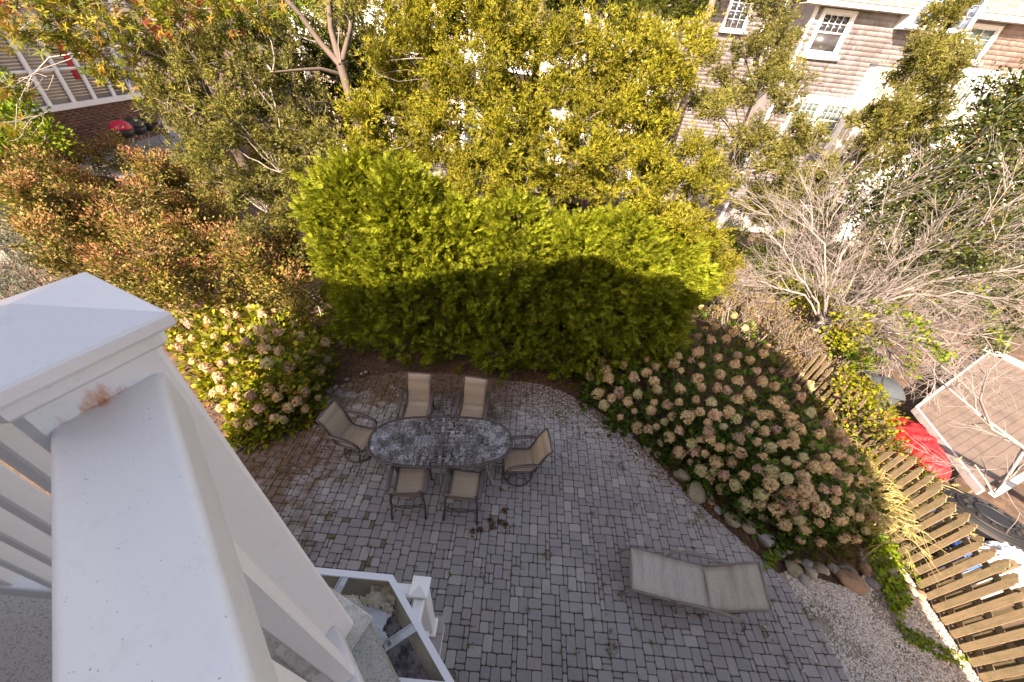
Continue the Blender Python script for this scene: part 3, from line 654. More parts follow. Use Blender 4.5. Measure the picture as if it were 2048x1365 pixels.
# ------------------------------------------------------------------ hydrangeas
def headmesh(seed, mat):
    r = np.random.default_rng(seed); k = 190; d = r.normal(size=(k, 3)); d /= np.linalg.norm(d, axis=1, keepdims=True); d[:, 2] = np.abs(d[:, 2])*1.15-.35*(r.random(k))
    P = d*np.array([.46, .46, .6])*r.uniform(.78, 1.08, (k, 1))*(1+.12*np.sin(d[:, :1]*7+seed)*np.cos(d[:, 1:2]*6)); a = .082; T = T_([(0, 0, 0), (a, a*.2, .01), (a*1.1, a*1.1, -.02), (a*.2, a, .01), (-a, -a*.2, .01), (-a*1.1, -a*1.1, -.02), (-a*.2, -a, .01),
        (-a*.2, a, .01), (-a*1.1, a*1.1, -.02), (-a, a*.2, .01), (a*.2, -a, .01), (a*1.1, -a*1.1, -.02), (a, -a*.2, .01)], [(0, 1, 2, 3), (0, 4, 5, 6), (0, 7, 8, 9), (0, 10, 11, 12)])
    D = d+r.normal(0, .45, d.shape); F = frames(D, r.uniform(-3, 3, k)); F = F[:, :, [0, 2, 1]]
    V, Fc = scatter(T, P, F, r.uniform(.75, 1.15, k)); return npmesh('flower_head', V, Fc, mat)
HEADS = [[headmesh(10*i+j, PET[i]) for j in range(2)] for i in range(4)]
def hydrangea(label, poly, zf, nh, leafm, hw, base, nleaf, step, hsz):
    root = empty('hydrangea_bush', label, 'hydrangea', base, group=None); pts = []; tries = 0
    x0, x1 = min(p[0] for p in poly), max(p[0] for p in poly); y0, y1 = min(p[1] for p in poly), max(p[1] for p in poly)
    while len(pts) < nh and tries < 20000:
        tries += 1; q = (rng.uniform(x0, x1), rng.uniform(y0, y1))
        if inside(poly, [q])[0] and (q[0] > 1340 or q[0] < 1000 or rng.random() < .6) and all((q[0]-a)**2+(q[1]-b)**2 > (17 if rng.random() < .4 else 27)**2 for a, b in pts): pts.append(q)
    st = []
    for q in pts:
        ed = edgedist(poly, [q])[0]; p = at(*q, Z=zf(q, ed)+jit(.08)); o = link('flower_head', HEADS[rng.choice(4, p=hw)][rng.integers(2)], root)
        o.location = p-np.array(base); o.rotation_euler = (jit(.6), jit(.6), jit(3)); s_ = hsz*rng.uniform(.62, 1.2); o.scale = (s_, s_, s_*rng.uniform(.9, 1.2))
        g = np.array([base[0]+(p[0]-base[0])*.6, base[1]+(p[1]-base[1])*.6, 0]); st.append(tube_np(bend(g, p, .1, 6), .007, .003, 4))
        for _ in range(2):
            e = p+np.array([jit(.4), jit(.4), -rng.uniform(.05, .25)]); st.append(tube_np(bend(g+np.array([jit(.2), jit(.2), 0]), e, .12, 5), .006, .003, 3))
    geo_obj('stems', merge(st), M['twigbrown'], root, kind='stuff')
    cl = []; y = y0
    while y < y1:
        x = x0
        while x < x1:
            q = (x+jit(step*.5), y+jit(step*.5)); x += step
            if inside(poly, [q])[0]:
                z = zf(q, edgedist(poly, [q])[0]); 
                for k in range(3):
                    zz = max(.08, z-.12-.25*k); cl.append((at(*q, Z=zz) if k == 0 else at(*q, Z=z)-np.array([0, 0, z-zz]), (.26, .26, .16)))
        y += step
    geo_obj('foliage', clump_scatter(cl, nleaf, [LEAFW], (.07, .135), updir=.9, shell=.7, jit=.8, rollamp=.7), M[leafm], root, kind='stuff')
    return root
polyR = [(1160, 745), (1210, 690), (1260, 665), (1330, 640), (1375, 590), (1440, 600), (1490, 600), (1560, 660), (1600, 720), (1660, 770), (1720, 830), (1760, 900), (1775, 980), (1745, 1060), (1690, 1090), (1610, 1085), (1540, 1045), (1480, 1010), (1420, 965), (1350, 910), (1280, 865), (1220, 830), (1170, 790)]
zR = lambda q, ed: .32+.95*min(1, ed/95)**.8*(1 if q[0] > 1350 else .8)
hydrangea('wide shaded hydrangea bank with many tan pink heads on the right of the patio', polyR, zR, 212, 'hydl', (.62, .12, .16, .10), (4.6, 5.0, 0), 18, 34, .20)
polyL = [(318, 640), (350, 600), (420, 585), (520, 590), (600, 605), (660, 640), (690, 690), (660, 720), (640, 770), (650, 800), (600, 830), (560, 850), (510, 870), (470, 868), (430, 800), (390, 735), (340, 690)]
zL = lambda q, ed: .25+1.0*min(1, ed/80)**.8*(1 if q[1] < 740 else .55)
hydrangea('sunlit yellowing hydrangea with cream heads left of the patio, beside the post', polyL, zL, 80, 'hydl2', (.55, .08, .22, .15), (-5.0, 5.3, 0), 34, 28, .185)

# ------------------------------------------------------------------ bare tree by the right fence
root = empty('bare_tree', 'leafless grey tree with tangled twigs leaning over the picket fence', 'tree', (8.25, 8.5, 0))
tw = []
def grow(p, d, L, r, lv):
    n = 5; pts = [p]; q = p.copy(); dd = d.copy()
    for i in range(n):
        dd = dd+rng.normal(0, .13, 3)+np.array([0, 0, .02 if lv < 3 else .03]); dd /= np.linalg.norm(dd); q = q+dd*L/n; pts.append(q)
    tw.append(tube_np(pts, r, r*.5, 5 if lv == 0 else (4 if lv < 2 else 3)))
    if lv >= 4: return
    for i in range([5, 5, 6, 5][lv]):
        t = rng.uniform(.25, 1); k = min(int(t*n), n-1); b = pts[k]+(pts[k+1]-pts[k])*(t*n-k if k < n else 0)
        nd = dd+randdir(1)[0]*rng.uniform(.55, .95); nd /= np.linalg.norm(nd); grow(b, nd, L*rng.uniform(.5, .75), max(r*.48, .0024), lv+1)
tb = at(1648, 640, Z=.9); tips = [((1540, 470), 8.9), ((1690, 400), 8.6), ((1790, 520), 7.9), ((1880, 540), 7.4), ((2000, 430), 8.0), ((1990, 600), 7.0), ((1900, 690), 6.6), ((1820, 740), 6.4), ((1460, 560), 8.7), ((1760, 640), 7.4), ((2040, 690), 6.6), ((1960, 800), 6.0), ((1600, 400), 9.0), ((1760, 420), 8.6), ((1870, 440), 8.2), ((2050, 540), 7.4), ((1500, 400), 9.4), ((2060, 380), 8.4)]
tw.append(tube_np(bend((8.25, 8.5, 0), tb, .05), .10, .08, 8))
for (q, Y) in tips:
    e = at(*q, Y=Y); pts = bend(tb, e, .12, 9, .05); L = np.linalg.norm(e-tb); tw.append(tube_np(pts, .034, .010, 5))
    for i in range(10):
        t = rng.uniform(.2, .98); k = int(t*8); b = pts[k]; d = (pts[k+1]-pts[k]); d /= np.linalg.norm(d); nd = d+randdir(1)[0]*rng.uniform(.5, .9); grow(b, nd/np.linalg.norm(nd), min(1.25, L*.38)*rng.uniform(.7, 1.1), .011, 2)
geo_obj('branches', merge(tw), M['twig'], root, kind='stuff')
# second, overhanging limb close above the neighbour deck
root = empty('bare_tree', 'lichen spotted bare limb hanging over the neighbour deck at the right edge', 'tree', (11.2, 3.2, 0)); tw = []
e0 = np.array([11.2, 3.2, 0.]); tw.append(tube_np(bend(e0, at(2120, 960, Z=2.2), .04), .08, .06, 7))
for qs, Y in (([(2120, 960), (2040, 890), (1960, 830), (1900, 780), (1880, 760)], 2.2), ([(2040, 890), (1985, 860), (1960, 800), (1975, 745)], 2.3), ([(2048, 900), (1990, 990), (1950, 930)], 2.2)):
    P = [at(u, v, Z=Y+.08*i) for i, (u, v) in enumerate(qs)]; tw.append(tube_np(P, .028, .008, 6))
    for i in range(8):
        k = rng.integers(0, len(P)-1); d = P[k+1]-P[k]; d /= np.linalg.norm(d); nd = d+randdir(1)[0]*.9; grow(P[k]+(P[k+1]-P[k])*rng.random(), nd/np.linalg.norm(nd), rng.uniform(.35, .7), .007, 3)
geo_obj('branches', merge(tw), M['twig'], root, kind='stuff')
bush('barberry_shrub', 'mauve brown twiggy shrub over the fence between the hydrangeas and the juniper', 'shrub', [(1395, 470), (1450, 480), (1500, 540), (1560, 600), (1640, 680), (1625, 720), (1560, 680), (1500, 630), (1440, 590), (1400, 540)], 26, lambda u, v: 1.35+jit(.12), 'barb', [LEAF], 150, (.035, .065), (.2, .34), base=(6.6, 8.4, 0), twigs=14, stem='twig')
bush('barberry_shrub', 'green and mauve leafy shrub covering the fence behind the widest hydrangeas', 'shrub', [(1640, 690), (1665, 715), (1700, 760), (1690, 790), (1650, 760), (1610, 715)], 26, lambda u, v: 1.1+jit(.12), 'barb', [LEAF], 90, (.035, .065), (.14, .22), base=(6.7, 6.3, 0), twigs=10, stem='twig')
# holly and climbing greens on the right
bush('holly_tree', 'glossy dark evergreen with orange berries at the right edge before the house', 'holly', [(2090, 130), (2020, 170), (1960, 225), (1930, 265), (1880, 290), (1800, 330), (1720, 340), (1690, 400), (1760, 470), (1850, 500), (2090, 520)], 44,
     None, 'holly', [LEAF], 300, (.06, .12), (.35, .55), extra=('orange', 26, (.03, .05), .1), stem='twig', base=(10.6, 9.6, 0), sub=16, sig=.1, Yf=lambda u, v: 8.3+(520-v)/400*1.6+jit(.4))
bush('privet_shrub', 'yellow green shrub seen through the bare branches behind the fence', 'shrub', [(1520, 470), (1600, 420), (1700, 400), (1850, 460), (1900, 600), (1800, 660), (1720, 670), (1650, 640), (1560, 560)], 40,
     lambda u, v: 1.3+jit(.3), 'hydl2', [LEAF, LEAFW], 130, (.06, .11), (.3, .45), base=(8.6, 9.4, 0))
bush('privet_shrub', 'low leafy shrub just behind the picket fence beside the golden juniper', 'shrub', [(1430, 430), (1520, 430), (1600, 500), (1640, 580), (1590, 600), (1540, 540), (1470, 490)], 34, lambda u, v: .9+jit(.3), 'vine', [LEAF], 260, (.05, .1), (.3, .45), base=(9.0, 12.5, 0))
bush('privet_shrub', 'shaded green shrub at the right edge beyond the bare branches', 'shrub', [(1850, 470), (2080, 450), (2080, 680), (1960, 640), (1880, 580)], 46, lambda u, v: 1.9+jit(.3), 'holly', [LEAF, LEAFW], 170, (.07, .12), (.35, .5), base=(11.5, 7.5, 0))
bush('climbing_vine', 'bright leaved vine hanging through the bare tree above the dark bin', 'vine', [(1690, 660), (1740, 680), (1760, 730), (1730, 760), (1690, 720)], 26, lambda u, v: .6, 'vine', [LEAFW], 40, (.09, .15), (.18, .26), base=(8.4, 7.0, 0))
vr = empty('climbing_vine', 'long strand of pale green leaves trailing through the bare tree', 'vine', (8.6, 6.8, 0)); out = []; sp = []
for qs, Z in (([(1830, 550), (1900, 560), (1960, 580), (1990, 610), (1990, 650), (2010, 690)], 2.6), ([(1750, 600), (1800, 620), (1830, 660), (1825, 720), (1835, 750)], 2.2), ([(1840, 640), (1870, 690), (1890, 720)], 2.3)):
    P = np.array([at(u, v, Z=Z-.1*i) for i, (u, v) in enumerate(qs)]); t = np.linspace(0, len(P)-1, 40); Q = np.stack([np.interp(t, range(len(P)), P[:, k]) for k in range(3)], 1); sp.append(tube_np(Q, .006, .004, 4))
    PP = np.repeat(Q, 4, 0)+rng.normal(0, .06, (160, 3)); out.append(scatter(LEAF, PP, frames(randdir(160)+np.array([0, 0, -.5]), rng.uniform(-3, 3, 160)), rng.uniform(.06, .11, 160)))
geo_obj('stem', merge(sp), M['twigbrown'], vr); geo_obj('leaves', merge(out), M['vine'], vr, kind='stuff')
bush('privet_shrub', 'sunlit yellow leaved shrub along the fence beyond the hydrangeas', 'shrub', [(1690, 745), (1740, 765), (1780, 800), (1790, 850), (1780, 890), (1735, 840), (1690, 790)], 24, lambda u, v: 1.2+jit(.12), 'hydl2', [LEAF, LEAFW], 120, (.045, .085), (.16, .28), base=(6.9, 5.2, 0))
bush('red_berry_shrub', 'small green shrub with red berries below the red cover', 'shrub', [(1830, 925), (1870, 955), (1905, 1000), (1880, 1005), (1840, 960)], 22, lambda u, v: .8, 'hydl', [LEAF], 60, (.05, .08), (.12, .2), extra=('redleaf', 14, (.03, .045), .05), base=(7.3, 3.9, 0))

# ------------------------------------------------------------------ patio furniture
PROF = [(.27, .425), (.24, .438), (.12, .43), (0, .412), (-.12, .40), (-.19, .405), (-.235, .44), (-.27, .52), (-.305, .63), (-.335, .74), (-.375, .84), (-.42, .93), (-.455, .975), (-.475, .985)]
def smooth_prof(P, n=26):
    P = np.array(P); d = np.r_[0, np.cumsum(np.linalg.norm(np.diff(P, axis=0), axis=1))]; t = np.linspace(0, d[-1], n)
    return np.stack([np.interp(t, d, P[:, k]) for k in range(P.shape[1])], 1)
def sheet(prof, wd, th=.006, nx=6, sagx=.012):
    V = []; F = []; n = len(prof); t = np.gradient(prof, axis=0); nn = np.stack([-t[:, 1], t[:, 0]], 1); nn /= np.linalg.norm(nn, axis=1, keepdims=True)
    for side in (0, 1):
        for i in range(n):
            for k in range(nx+1):
                x = -wd/2+wd*k/nx; s_ = sagx*(1-(2*k/nx-1)**2); off = -s_-(th if side else 0); sg = -1 if nn[i, 1] < 0 or (abs(nn[i, 1]) < .3 and nn[i, 0] < 0) else 1
                V.append((x, prof[i, 0]+nn[i, 0]*off*sg, prof[i, 1]+nn[i, 1]*off*sg))
    m = nx+1; B = n*m
    for i in range(n-1):
        for k in range(nx): F.append((i*m+k, i*m+k+1, (i+1)*m+k+1, (i+1)*m+k)); F.append((B+i*m+k, B+(i+1)*m+k, B+(i+1)*m+k+1, B+i*m+k+1))
        F.append((i*m, (i+1)*m, B+(i+1)*m, B+i*m)); F.append((i*m+nx, B+i*m+nx, B+(i+1)*m+nx, (i+1)*m+nx))
    for k in range(nx): F.append((k, B+k, B+k+1, k+1)); F.append(((n-1)*m+k, (n-1)*m+k+1, B+(n-1)*m+k+1, B+(n-1)*m+k))
    return V, F
def make_chair(kind, label, loc, rz):
    t = empty('sling_chair', label, 'patio chair', loc, rz, 'tan sling chairs round the oval patio table')
    pr = smooth_prof(PROF); m = MB(); m.add(*sheet(pr, .44)); m.build('sling', M['sling'], t, True, True)
    for sx in (-1, 1):
        m = MB(); x = sx*.235; m.tube([(x, p[0], p[1]) for p in smooth_prof(PROF, 16)], .017, 8); m.build('side_rail', M['frame'], t, True, True)
        m = MB(); xa = sx*.285
        arm = [(x, -.34, .68), (xa, -.30, .685), (xa, -.16, .70), (xa, .0, .69), (xa, .14, .66), (xa, .23, .62), (xa, .255, .57)]
        m.tube(arm, [.014, .030, .034, .034, .032, .028, .016], 8, flat=.5); m.build('armrest', M['frame'], t, True, True)
    for q in ([(-.235, -.475, .985), (0, -.482, .99), (.235, -.475, .985)], [(-.235, .27, .42), (0, .275, .41), (.235, .27, .42)]): m = MB(); m.tube(q, .013, 8); m.build('crossbar', M['frame'], t, True, True)
    if kind == 'leg':
        for sx in (-1, 1):
            m = MB(); m.tube([(sx*.285, .255, .57), (sx*.285, .25, .42), (sx*.28, .262, .2), (sx*.285, .29, 0)], [.014, .017, .015, .017], 8); m.build('leg', M['frame'], t, True, True)
            m = MB(); m.tube([(sx*.235, -.30, .60), (sx*.255, -.31, .46), (sx*.262, -.315, .25), (sx*.27, -.40, 0)], [.016, .018, .016, .018], 8); m.build('leg', M['frame'], t, True, True)
        m = MB(); q = np.linspace(-1, 1, 11); m.tube([(.262*a, -.318-.07*(1-a*a), .34) for a in q], .012, 7); m.tube([(.262*a, -.32-.02*(1-a*a), .20+.13*(1-a*a)) for a in q], .009, 6); m.build('rear_brace', M['frame'], t, True, True)
    else:
        m = MB(); a = np.linspace(0, 2*PI, 33); m.tube([(math.cos(q)*.27, math.sin(q)*.27-.02, .02) for q in a], .015, 7, cap=False)
        for k in range(4):
            q = k*PI/2+.6; m.tube([(0, -.02, .16), (math.cos(q)*.14, math.sin(q)*.14-.02, .12), (math.cos(q)*.26, math.sin(q)*.26-.02, .03)], .014, 6)
        m.build('swivel_base', M['frame'], t, True, True)
        m = MB(); m.tube([(0, -.02, .13), (0, -.02, .33)], .03, 10); m.box((-.16, -.18, .33), (.16, .14, .355)); m.build('pedestal', M['frame'], t, False, True)
        for sx in (-1, 1):
            m = MB(); m.tube([(sx*.285, .255, .57), (sx*.285, .2, .42), (sx*.25, .1, .33), (sx*.1, 0, .335)], .013, 7); m.tube([(sx*.235, -.29, .58), (sx*.24, -.27, .44), (sx*.2, -.15, .34), (sx*.1, -.05, .335)], .013, 7); m.build('arm_support', M['frame'], t, True, True)
    return t
make_chair('leg', 'left of the two sling chairs with tall backs to the hedge at the table', (-1.62, 4.50, 0), PI+.06)
make_chair('leg', 'right of the two sling chairs with tall backs to the hedge at the table', (-.565, 4.54, 0), PI-.04)
make_chair('leg', 'left of the two near sling chairs showing their back braces at the table', (-1.35, 3.05, 0), .10)
make_chair('leg', 'right of the two near sling chairs showing their back braces at the table', (-.47, 3.08, 0), -.02)
make_chair('swivel', 'tan swivel chair on a round ring base at the left end of the table', (-2.52, 3.80, 0), -PI/2-.20)
make_chair('swivel', 'tan swivel chair on a round ring base at the right end of the table', (.40, 3.66, 0), PI/2+.16)
# table
TC = np.array([-.965, 3.70]); tr = .115
t = empty('patio_table', 'long oval cast metal table with weathered openwork top', 'table', (TC[0], TC[1], 0), tr)
TL, TW, TZ = 1.215, .515, .725
def stad(a, k=1.0):
    n_ = 2.6; c, s_ = math.cos(a), math.sin(a); return (TL*k*math.copysign(abs(c)**(2/3.0), c), (TW-(1-k)*TL*.5*0)*k*math.copysign(abs(s_)**(2/2.4), s_))
def ovoff(a, off): 
    x, y = stad(a); l = math.hypot(x/TL**2, y/TW**2); return (x-off*x/TL**2/l, y-off*y/TW**2/l)
m = MB(); A = np.linspace(0, 2*PI, 97)
for o1, z, r_ in ((.0, TZ-.008, .014), (.03, TZ, .006), (.10, TZ-.002, .005)): m.tube([(*ovoff(a, o1), z) for a in A], r_, 6, cap=False)
m.build('rim', M['frame'], t, True, True)
def tabmat():
    m_, tt, p, o = nodes('cast_openwork'); n1 = noise(tt, 4.5, 5, .7); n2 = noise(tt, 60, 4, .7)
    ad = N(tt, 'ShaderNodeMath', operation='MULTIPLY_ADD'); tt.links.new(n1, ad.inputs[0]); ad.inputs[1].default_value = 1.1; tt.links.new(n2, ad.inputs[2])
    c = ramp(tt, mapr(tt, ad.outputs[0], .80, 1.38), [(.0, (.055, .046, .043)), (.30, (.11, .10, .096)), (.52, (.32, .32, .33)), (1, (.74, .74, .77))])
    tt.links.new(c, p.inputs['Base Color']); p.inputs['Roughness'].default_value = .5; p.inputs['Metallic'].default_value = .2; return m_
M['cast'] = tabmat()
m = MB(); rr = random.Random(5)
def ribbon(P, wd, z):
    n = len(P); P = np.array(P); tt = np.gradient(P, axis=0); tt /= np.linalg.norm(tt, axis=1, keepdims=True)+1e-9; nn = np.stack([-tt[:, 1], tt[:, 0]], 1)*wd/2
    V = [(*q, z-.004) for q in P-nn]+[(*q, z+.002) for q in P]+[(*q, z-.004) for q in P+nn]
    V += [(*q, z-.016) for q in P-nn]+[(*q, z-.016) for q in P+nn]; m.add(V, [(i, i+1, n+i+1, n+i) for i in range(n-1)]+[(n+i, n+i+1, 2*n+i+1, 2*n+i) for i in range(n-1)]+[(3*n+i, 3*n+i+1, i+1, i) for i in range(n-1)]+[(2*n+i, 2*n+i+1, 4*n+i+1, 4*n+i) for i in range(n-1)])
def scroll(cx, cy, r, a0, sgn=1, turns=1.15, n=11):
    q = np.linspace(0, 1, n); a = a0+sgn*turns*2*PI*q; rad = r*(1-.62*q); ribbon(np.stack([cx+np.cos(a)*rad, cy+np.sin(a)*rad], 1), .014, TZ)
for off, r, cnt in ((.062, .030, 100), (.10, .018, 100), (.135, .032, 88), (.175, .018, 80), (.21, .034, 76), (.25, .018, 70), (.285, .034, 64), (.325, .018, 56), (.36, .034, 50)):
    for k in range(cnt):
        a = 2*PI*(k+.5*(int(off*100) % 2))/cnt; x, y = ovoff(a, off)
        if abs(y) > TW-.02 or (off > .3 and abs(x) < 99 and abs(y) < .03): pass
        scroll(x, y, r, a, 1 if k % 2 else -1)
for off in (.03, .10, .17, .25, .325, .40): ribbon([ovoff(a, off) for a in A], .008, TZ-.001)
for ix in range(-13, 14):
    for iy in (-1, 0, 1):
        x, y = ix*.062, iy*.066
        if abs(x) < TL-.42: scroll(x, y, .029, rr.uniform(0, 6), 1 if (ix+iy) % 2 else -1)
for k in range(72):
    a = 2*PI*k/72; p0 = ovoff(a, .03); p1 = ovoff(a, .40); ribbon([np.array(p0)+(np.array(p1)-np.array(p0))*q for q in (0, .5, 1)], .007, TZ-.002)
for yy in (-.10, .10): ribbon([(-.8, yy), (0, yy), (.8, yy)], .01, TZ)
for k in range(7): x = -.78+.26*k; ribbon([(x, -.12), (x, .12)], .008, TZ-.002)
m.build('openwork_top', M['cast'], t, False, True, kind='stuff')
for sx in (-.92, 0, .90):
    for sy in (-1, 1):
        m = MB(); m.tube([(sx*.8, sy*.30, TZ-.02), (sx*.88, sy*.36, .5), (sx*.9, sy*.30, .25), (sx*1.0, sy*.40, .06), (sx*1.03, sy*.45, .0)], [.022, .018, .015, .016, .02], 8); m.build('leg', M['alu'], t, True, True)
m = MB(); m.tube([(-.75, 0, .22), (.75, 0, .22)], .012, 7); m.tube([(0, -.3, .25), (0, .3, .25)], .012, 7)
for sx in (-1, 1): m.tube([(sx*.75, -.3, .25), (sx*.75, .3, .25)], .012, 7)
m.build('stretcher', M['frame'], t, True, True)
# lounger
lc = np.array([2.13, 2.13]); t = empty('chaise_lounger', 'grey tan sling chaise lounger with raised head at the lower right of the patio', 'sun lounger', (lc[0], lc[1], 0), math.radians(-9)-PI/2)
LP = smooth_prof([(0, .33), (.05, .345), (.5, .335), (1.08, .345), (1.10, .35), (1.20, .42), (1.34, .57), (1.46, .72), (1.55, .80), (1.62, .86)], 30)
def ysh(prof, lo, hi): return np.array([p for p in prof if lo <= p[0] <= hi])
m = MB(); m.add(*sheet(ysh(LP, 0, 1.09), .55, sagx=.014)); m.build('seat_sling', M['slingg'], t, True, True)
m = MB(); m.add(*sheet(ysh(LP, 1.07, 2), .55, sagx=.014)); m.build('back_sling', M['slingg'], t, True, True)
for sx in (-1, 1):
    x = sx*.29; m = MB(); m.tube([(x, -.10, .02), (x, -.04, .2), (x, .03, .33), (x, .5, .325), (x, 1.08, .335), (x, 1.35, .33)], .016, 8); m.tube([(x, p[0], p[1]) for p in smooth_prof(ysh(LP, 1.07, 2), 8)], .015, 8); m.build('side_rail', M['taupe'], t, True, True)
    m = MB(); m.tube([(x, .55, .34), (sx*.33, .62, .45), (sx*.34, .80, .52), (sx*.34, 1.1, .54), (sx*.33, 1.45, .46), (sx*.31, 1.62, .16), (sx*.31, 1.66, 0)], [.014, .02, .022, .022, .02, .017, .017], 8, flat=.7); m.build('armrest', M['taupe'], t, True, True)
    m = MB(); m.tube([(sx*.29, .62, .33), (sx*.30, .70, .12), (sx*.31, .74, 0)], .015, 8); m.build('leg', M['taupe'], t, True, True)
    m = MB(); m.tube([(sx*.27, 1.30, .33), (sx*.27, 1.42, .50), (sx*.27, 1.46, .6)], .009, 6); m.build('recline_strut', M['taupe'], t, True, True)
for y_, z_ in ((.0, .325), (1.62, .86), (1.35, .33), (1.08, .33)): m = MB(); m.tube([(-.29, y_, z_), (.29, y_, z_)], .013, 8); m.build('crossbar', M['taupe'], t, True, True)

# ------------------------------------------------------------------ rocks, gravel, weeds
def rockmesh(seed, mat):
    r = np.random.default_rng(seed); bm = __import__('bmesh').new(); __import__('bmesh').ops.create_icosphere(bm, subdivisions=3, radius=.5)
    pl = r.normal(size=(9, 3)); pl /= np.linalg.norm(pl, axis=1, keepdims=True); h = r.uniform(.30, .46, 9)
    from mathutils import noise as mn
    for v in bm.verts:
        p = np.array(v.co)
        for n_, k in zip(pl, h):
            dd = p@n_-k
            if dd > 0: p = p-n_*dd*.85
        p = p*(1+.09*mn.noise(Vector(p)*3+Vector((seed, 0, 0)))+.03*mn.noise(Vector(p)*9)); v.co = p
    me = bpy.data.meshes.new('stone'); bm.to_mesh(me); bm.free(); me.materials.append(mat); me.polygons.foreach_set('use_smooth', np.ones(len(me.polygons), bool)); return me
RK = [[rockmesh(10*i+j, ROCKC[i]) for j in range(3)] for i in range(4)]
def rocks(name, label, lst):
    root = empty(name, label, 'rock edging', (lst[0][0][0], lst[0][0][1], 0))
    for (x, y), s_, k in lst:
        o = link('stone', RK[k][rng.integers(3)], root); o.location = (x-lst[0][0][0], y-lst[0][0][1], s_*.16); o.rotation_euler = (jit(.4), jit(.4), jit(3)); o.scale = (s_*rng.uniform(.95, 1.35), s_*rng.uniform(.8, 1.05), s_*rng.uniform(.6, .8))
def G(u, v): p = at(u, v, Z=.06); return (p[0], p[1])
rocks('rock_border', 'olive brown boulders edging the patio in front of the right hydrangeas',
      [(G(1338, 912), .24, 2), (G(1316, 908), .2, 0), (G(1296, 896), .18, 0), (G(1364, 950), .34, 0), (G(1394, 985), .38, 0), (G(1418, 992), .17, 3), (G(1464, 1038), .3, 0), (G(1438, 1020), .18, 1), (G(1498, 1052), .32, 0), (G(1530, 1074), .34, 1), (G(1552, 1082), .15, 0), (G(1424, 1003), .13, 2), (G(1260, 868), .16, 1), (G(1235, 855), .15, 0)])
rocks('rock_border', 'grey and rust stones in a row between gravel and dry grass by the lounger',
      [(G(1562, 1106), .18, 1), (G(1580, 1100), .13, 3), (G(1595, 1122), .17, 2), (G(1588, 1138), .26, 0), (G(1610, 1158), .19, 1), (G(1617, 1127), .17, 1), (G(1624, 1145), .20, 3), (G(1640, 1135), .20, 0), (G(1655, 1140), .13, 3), (G(1672, 1138), .18, 1), (G(1690, 1132), .17, 1), (G(1704, 1162), .36, 2), (G(1708, 1142), .13, 1), (G(1735, 1140), .22, 2), (G(1750, 1168), .2, 1)])
rocks('rock_border', 'sunlit pale stones along the foot of the picket fence',
      [(G(1785, 1150), .24, 3), (G(1797, 1165), .27, 3), (G(1812, 1192), .22, 3), (G(1825, 1180), .18, 3), (G(1838, 1205), .20, 3), (G(1790, 1132), .16, 3), (G(1845, 1188), .15, 2)])
rocks('rock_border', 'grey stones and pebbles at the upper left corner of the patio', [(G(655, 805), .20, 1), (G(656, 780), .14, 1), (G(670, 772), .11, 1), (G(694, 757), .10, 1), (G(731, 742), .10, 3), (G(722, 745), .08, 3), (G(685, 770), .1, 2), (G(640, 825), .13, 0), (G(700, 768), .12, 0), (G(630, 850), .12, 0)])
rocks('rock_border', 'sunlit cream stones under the left hydrangea beside the railing post', [(G(505, 875), .2, 3), (G(482, 888), .16, 3), (G(530, 868), .16, 0), (G(560, 835), .3, 3), (G(575, 850), .16, 3), (G(468, 896), .14, 3), (G(545, 858), .14, 0), (G(600, 838), .14, 0)])
gp = [(4.97, -.6), (4.99, .8), (4.94, 1.4), (4.80, 1.97), (4.60, 2.36), (4.9, 2.45), (5.3, 2.35), (5.75, 2.25), (6.1, 2.5), (6.3, 2.9), (6.7, 2.9), (6.86, 2.6), (6.86, -.6)]
m = MB(); m.prism(gp, -.08, -.012); gb = tag(m.build('gravel_bed', M['gravelbase']), kind='structure')
P = np.stack([rng.uniform(4.75, 6.86, 48000), rng.uniform(-.2, 2.9, 48000)], 1); P = P[inside(gp, P)]
from mathutils import noise as mn
dn = np.array([mn.noise(Vector((x*1.7, y*1.7, 3)))+.6*mn.noise(Vector((x*5, y*5, 1))) for x, y in P]); P = P[rng.random(len(P)) < np.clip(.72+dn*1.1, .05, 1)]
Q = rng.uniform([3.4, .6], [5.2, 3.3], (900, 2)); ed = edgedist([(5.0, .6), (5.0, 1.4), (4.88, 1.97), (4.6, 2.3), (3.4, 3.6)], Q); Q = Q[(rng.random(len(Q)) < np.exp(-ed*6)*.5+.02) & inside(patio_poly, Q)]; P = np.concatenate([P, Q])
OCT = T_([(1, 0, -.2), (0, 1, -.2), (-1, 0, -.2), (0, -1, -.2), (0, 0, .7)], [(0, 1, 4), (1, 2, 4), (2, 3, 4), (3, 0, 4)])
P3 = np.c_[P, rng.uniform(-.006, .008, len(P))]; geo_obj('gravel_pebbles', scatter(OCT, P3, frames(rng.normal(size=(len(P), 3))*np.array([1, 1, .18])), rng.uniform(.007, .018, len(P))), M['pebble'], gb, kind='stuff')
def weeds(label, pts, mat, size, n, T=TUFTS, cat='weeds', name='weeds'):
    pts = np.asarray(pts); k = len(pts)*n; P = np.repeat(pts, n, 0)[:, :2]+rng.normal(0, 1, (k, 2))*np.repeat(np.asarray(size)[:len(pts)] if np.ndim(size) else np.full(len(pts), size), n)[:, None]*.55
    D = rng.normal(0, .5, (k, 3))+np.array([0, 0, .8]); tag(geo_obj(name, scatter(T[0], np.c_[P, np.zeros(k)], frames(D, rng.uniform(-3, 3, k)), rng.uniform(.022, .055, k)), M[mat]), label, cat, kind='stuff')
W = []
for j in range(900):
    p, i = cents[rng.integers(len(cents))], rng.integers(4); W.append((p[0]+U*rng.choice([-1, 1]), p[1]+U*rng.choice([-1, 1])))
